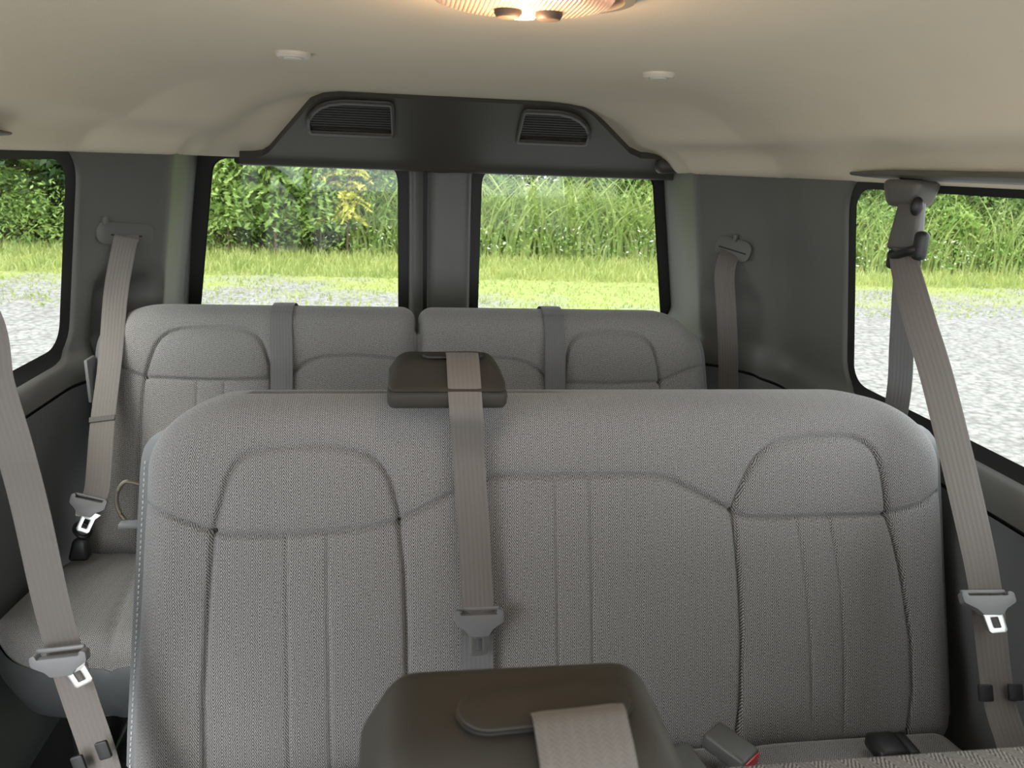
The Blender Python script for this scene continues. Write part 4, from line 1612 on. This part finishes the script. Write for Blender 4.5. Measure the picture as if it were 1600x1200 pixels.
make_kind('fern', 'sapling', 'light green sapling with feathery compound leaves behind the rear windows', 'sapling', fern_crown(5, 120, 2.7, .85, .17), trunk_mesh(5, 2.5, .035), 'leaf_bright', 'feathery saplings at the tree line')
make_kind('yellow', 'sapling', 'yellow-green sapling seen through the left rear window', 'sapling', fern_crown(6, 45, 2.7, .5, .13), trunk_mesh(6, 2.5, .025), 'leaf_yellow', None)
rr = random.Random(3)
for i in range(15):
    put('dark', -17 + i * 2.45 + rr.uniform(-.5, .5), 20.3 + rr.uniform(-.8, .8), rr.uniform(.9, 1.2), rr.uniform(0, 6.28))
for i in range(16):
    put('dark', -21 + i * 2.8 + rr.uniform(-.5, .5), 23.6 + rr.uniform(-.6, .6), rr.uniform(1.1, 1.3), rr.uniform(0, 6.28))
for i in range(9):
    put('dark2', -15.5 + i * 4.0 + rr.uniform(-.8, .8), 19.2 + rr.uniform(-.5, .5), rr.uniform(.6, .85), rr.uniform(0, 6.28))
for x_ in (-13.6, -11.3, -9.2, -7.0):
    put('dark', x_, 17.6 + rr.uniform(-.3, .5), rr.uniform(.8, .95), rr.uniform(0, 6.28))
for x_, y_, s_ in ((-3.9, 17.2, 1.0), (-2.3, 17.4, .95), (-1.2, 17.3, .9), (-.3, 17.5, 1.0), (1.6, 18.0, 1.0), (4.6, 18.2, 1.1), (-5.2, 17.4, 1.0), (7.4, 17.4, 1.0), (9.3, 16.6, .9), (11.0, 16.4, 1.0), (13.0, 16.6, 1.1)):
    put('bush', x_, y_, s_, rr.uniform(0, 6.28))
for x_, y_, s_ in ((-8.0, 17.3, .75), (10.4, 16.9, 1.1), (11.9, 16.2, 1.05), (9.1, 17.3, 1.0), (14.0, 16.5, 1.1)):
    put('vine', x_, y_, s_, rr.uniform(0, 6.28))
for x_, y_, s_ in ((-2.75, 16.1, .95), (-3.7, 16.2, .80), (-1.9, 16.3, .78), (5.2, 17.6, .9)):
    put('fern', x_, y_, s_, rr.uniform(0, 6.28))
put('yellow', -1.35, 16.1, .95, 1.0)

# tall cane grass, weeds, verge and flowers: nobody could count them
V1, F1 = blades(2600, (.4, 6.8), (16.3, 18.0), (.9, 2.25), (.04, .085), (.3, .9), 11, 6)
V2, F2 = blades(900, (-1.3, .4), (16.4, 17.6), (.8, 1.9), (.035, .07), (.3, .8), 12, 6)
V3, F3 = blades(1500, (7.2, 14.5), (15.2, 16.6), (.8, 2.0), (.02, .045), (.2, .7), 13, 6)
Vc = np.concatenate([V1, V2, V3])
Fc = np.concatenate([F1, F2 + len(V1), F3 + len(V1) + len(V2)])
tg_ = obj('tall_grass', Vc, Fc, 'blade', None, smooth=False)
tag(tg_, 'tall arching cane grass in front of the trees', 'tall grass', None, 'stuff')
# weeds
r = np.random.default_rng(21)
n = 26000
hh = r.beta(1.3, 2.2, n)
C = np.stack([r.uniform(-16, 16, n), r.uniform(15.9, 17.2, n), GZ0 + .1 + hh * 1.5], 1)
C[:, 1] -= np.where(C[:, 0] > 6, 1.0, 0)
Vw, Fw = leaf_quads(C, .10, r, .1)
we = obj('weeds', Vw, Fw, 'leaf_bright', None, smooth=False)
tag(we, 'leafy knee-high weeds along the foot of the tree line', 'weeds', None, 'stuff')
V1, F1 = blades(26000, (-16, 16), (13.2, 16.9), (.06, .26), (.012, .028), (.1, .6), 14, 3)
V2, F2 = blades(9000, (-14, 14), (10.2, 13.8), (.03, .08), (.010, .024), (.2, .8), 15, 2)
ve = obj('verge_grass', np.concatenate([V1, V2]), F1.tolist() + (F2 + len(V1)).tolist(), 'lawn', None, smooth=False)
tag(ve, 'rough yellow-green verge grass between the gravel and the weeds', 'grass', None, 'stuff')
r = np.random.default_rng(31)
C = np.stack([r.uniform(-6, 12, 520), r.uniform(15.6, 16.4, 520), GZ0 + r.uniform(.2, .75, 520)], 1)
C[:, 1] -= np.where(C[:, 0] > 6, 1.0, 0)
Vw, Fw = leaf_quads(C, .075, r, 0)
fo = obj('wild_flowers', Vw, Fw, 'flower', None, smooth=False)
tag(fo, 'scattered small white wild flowers among the weeds', 'flowers', None, 'stuff')

# each plant of a kind is told by its place in the row
ORD = ['first', 'second', 'third', 'fourth', 'fifth', 'sixth', 'seventh', 'eighth', 'ninth', 'tenth', 'eleventh', 'twelfth', 'thirteenth',
       'fourteenth', 'fifteenth', 'sixteenth', 'seventeenth', 'eighteenth', 'nineteenth', 'twentieth'] + ['%d-th' % k for k in range(21, 60)]
rows = {}
for o in bpy.data.objects:
    if o.parent is None and o.get('group') and o.get('category') in ('tree', 'shrub', 'sapling'):
        rows.setdefault(o['group'], []).append(o)
for g_, lst in rows.items():
    # order as seen from the van: by bearing
    lst.sort(key=lambda o: (o.location.x + .09) / o.location.y)
    short = {'dark trees of the backdrop': 'tall dark green tree outside', 'mid green trees of the backdrop': 'tall mid green tree outside',
             'green shrubs along the tree line': 'rounded green shrub outside', 'broad-leaved shrubs along the tree line': 'bright broad-leaved shrub outside',
             'feathery saplings at the tree line': 'light green feathery sapling outside'}[g_]
    for i, o in enumerate(lst):
        o['label'] = short + ', %s of its kind from the left' % ORD[i]
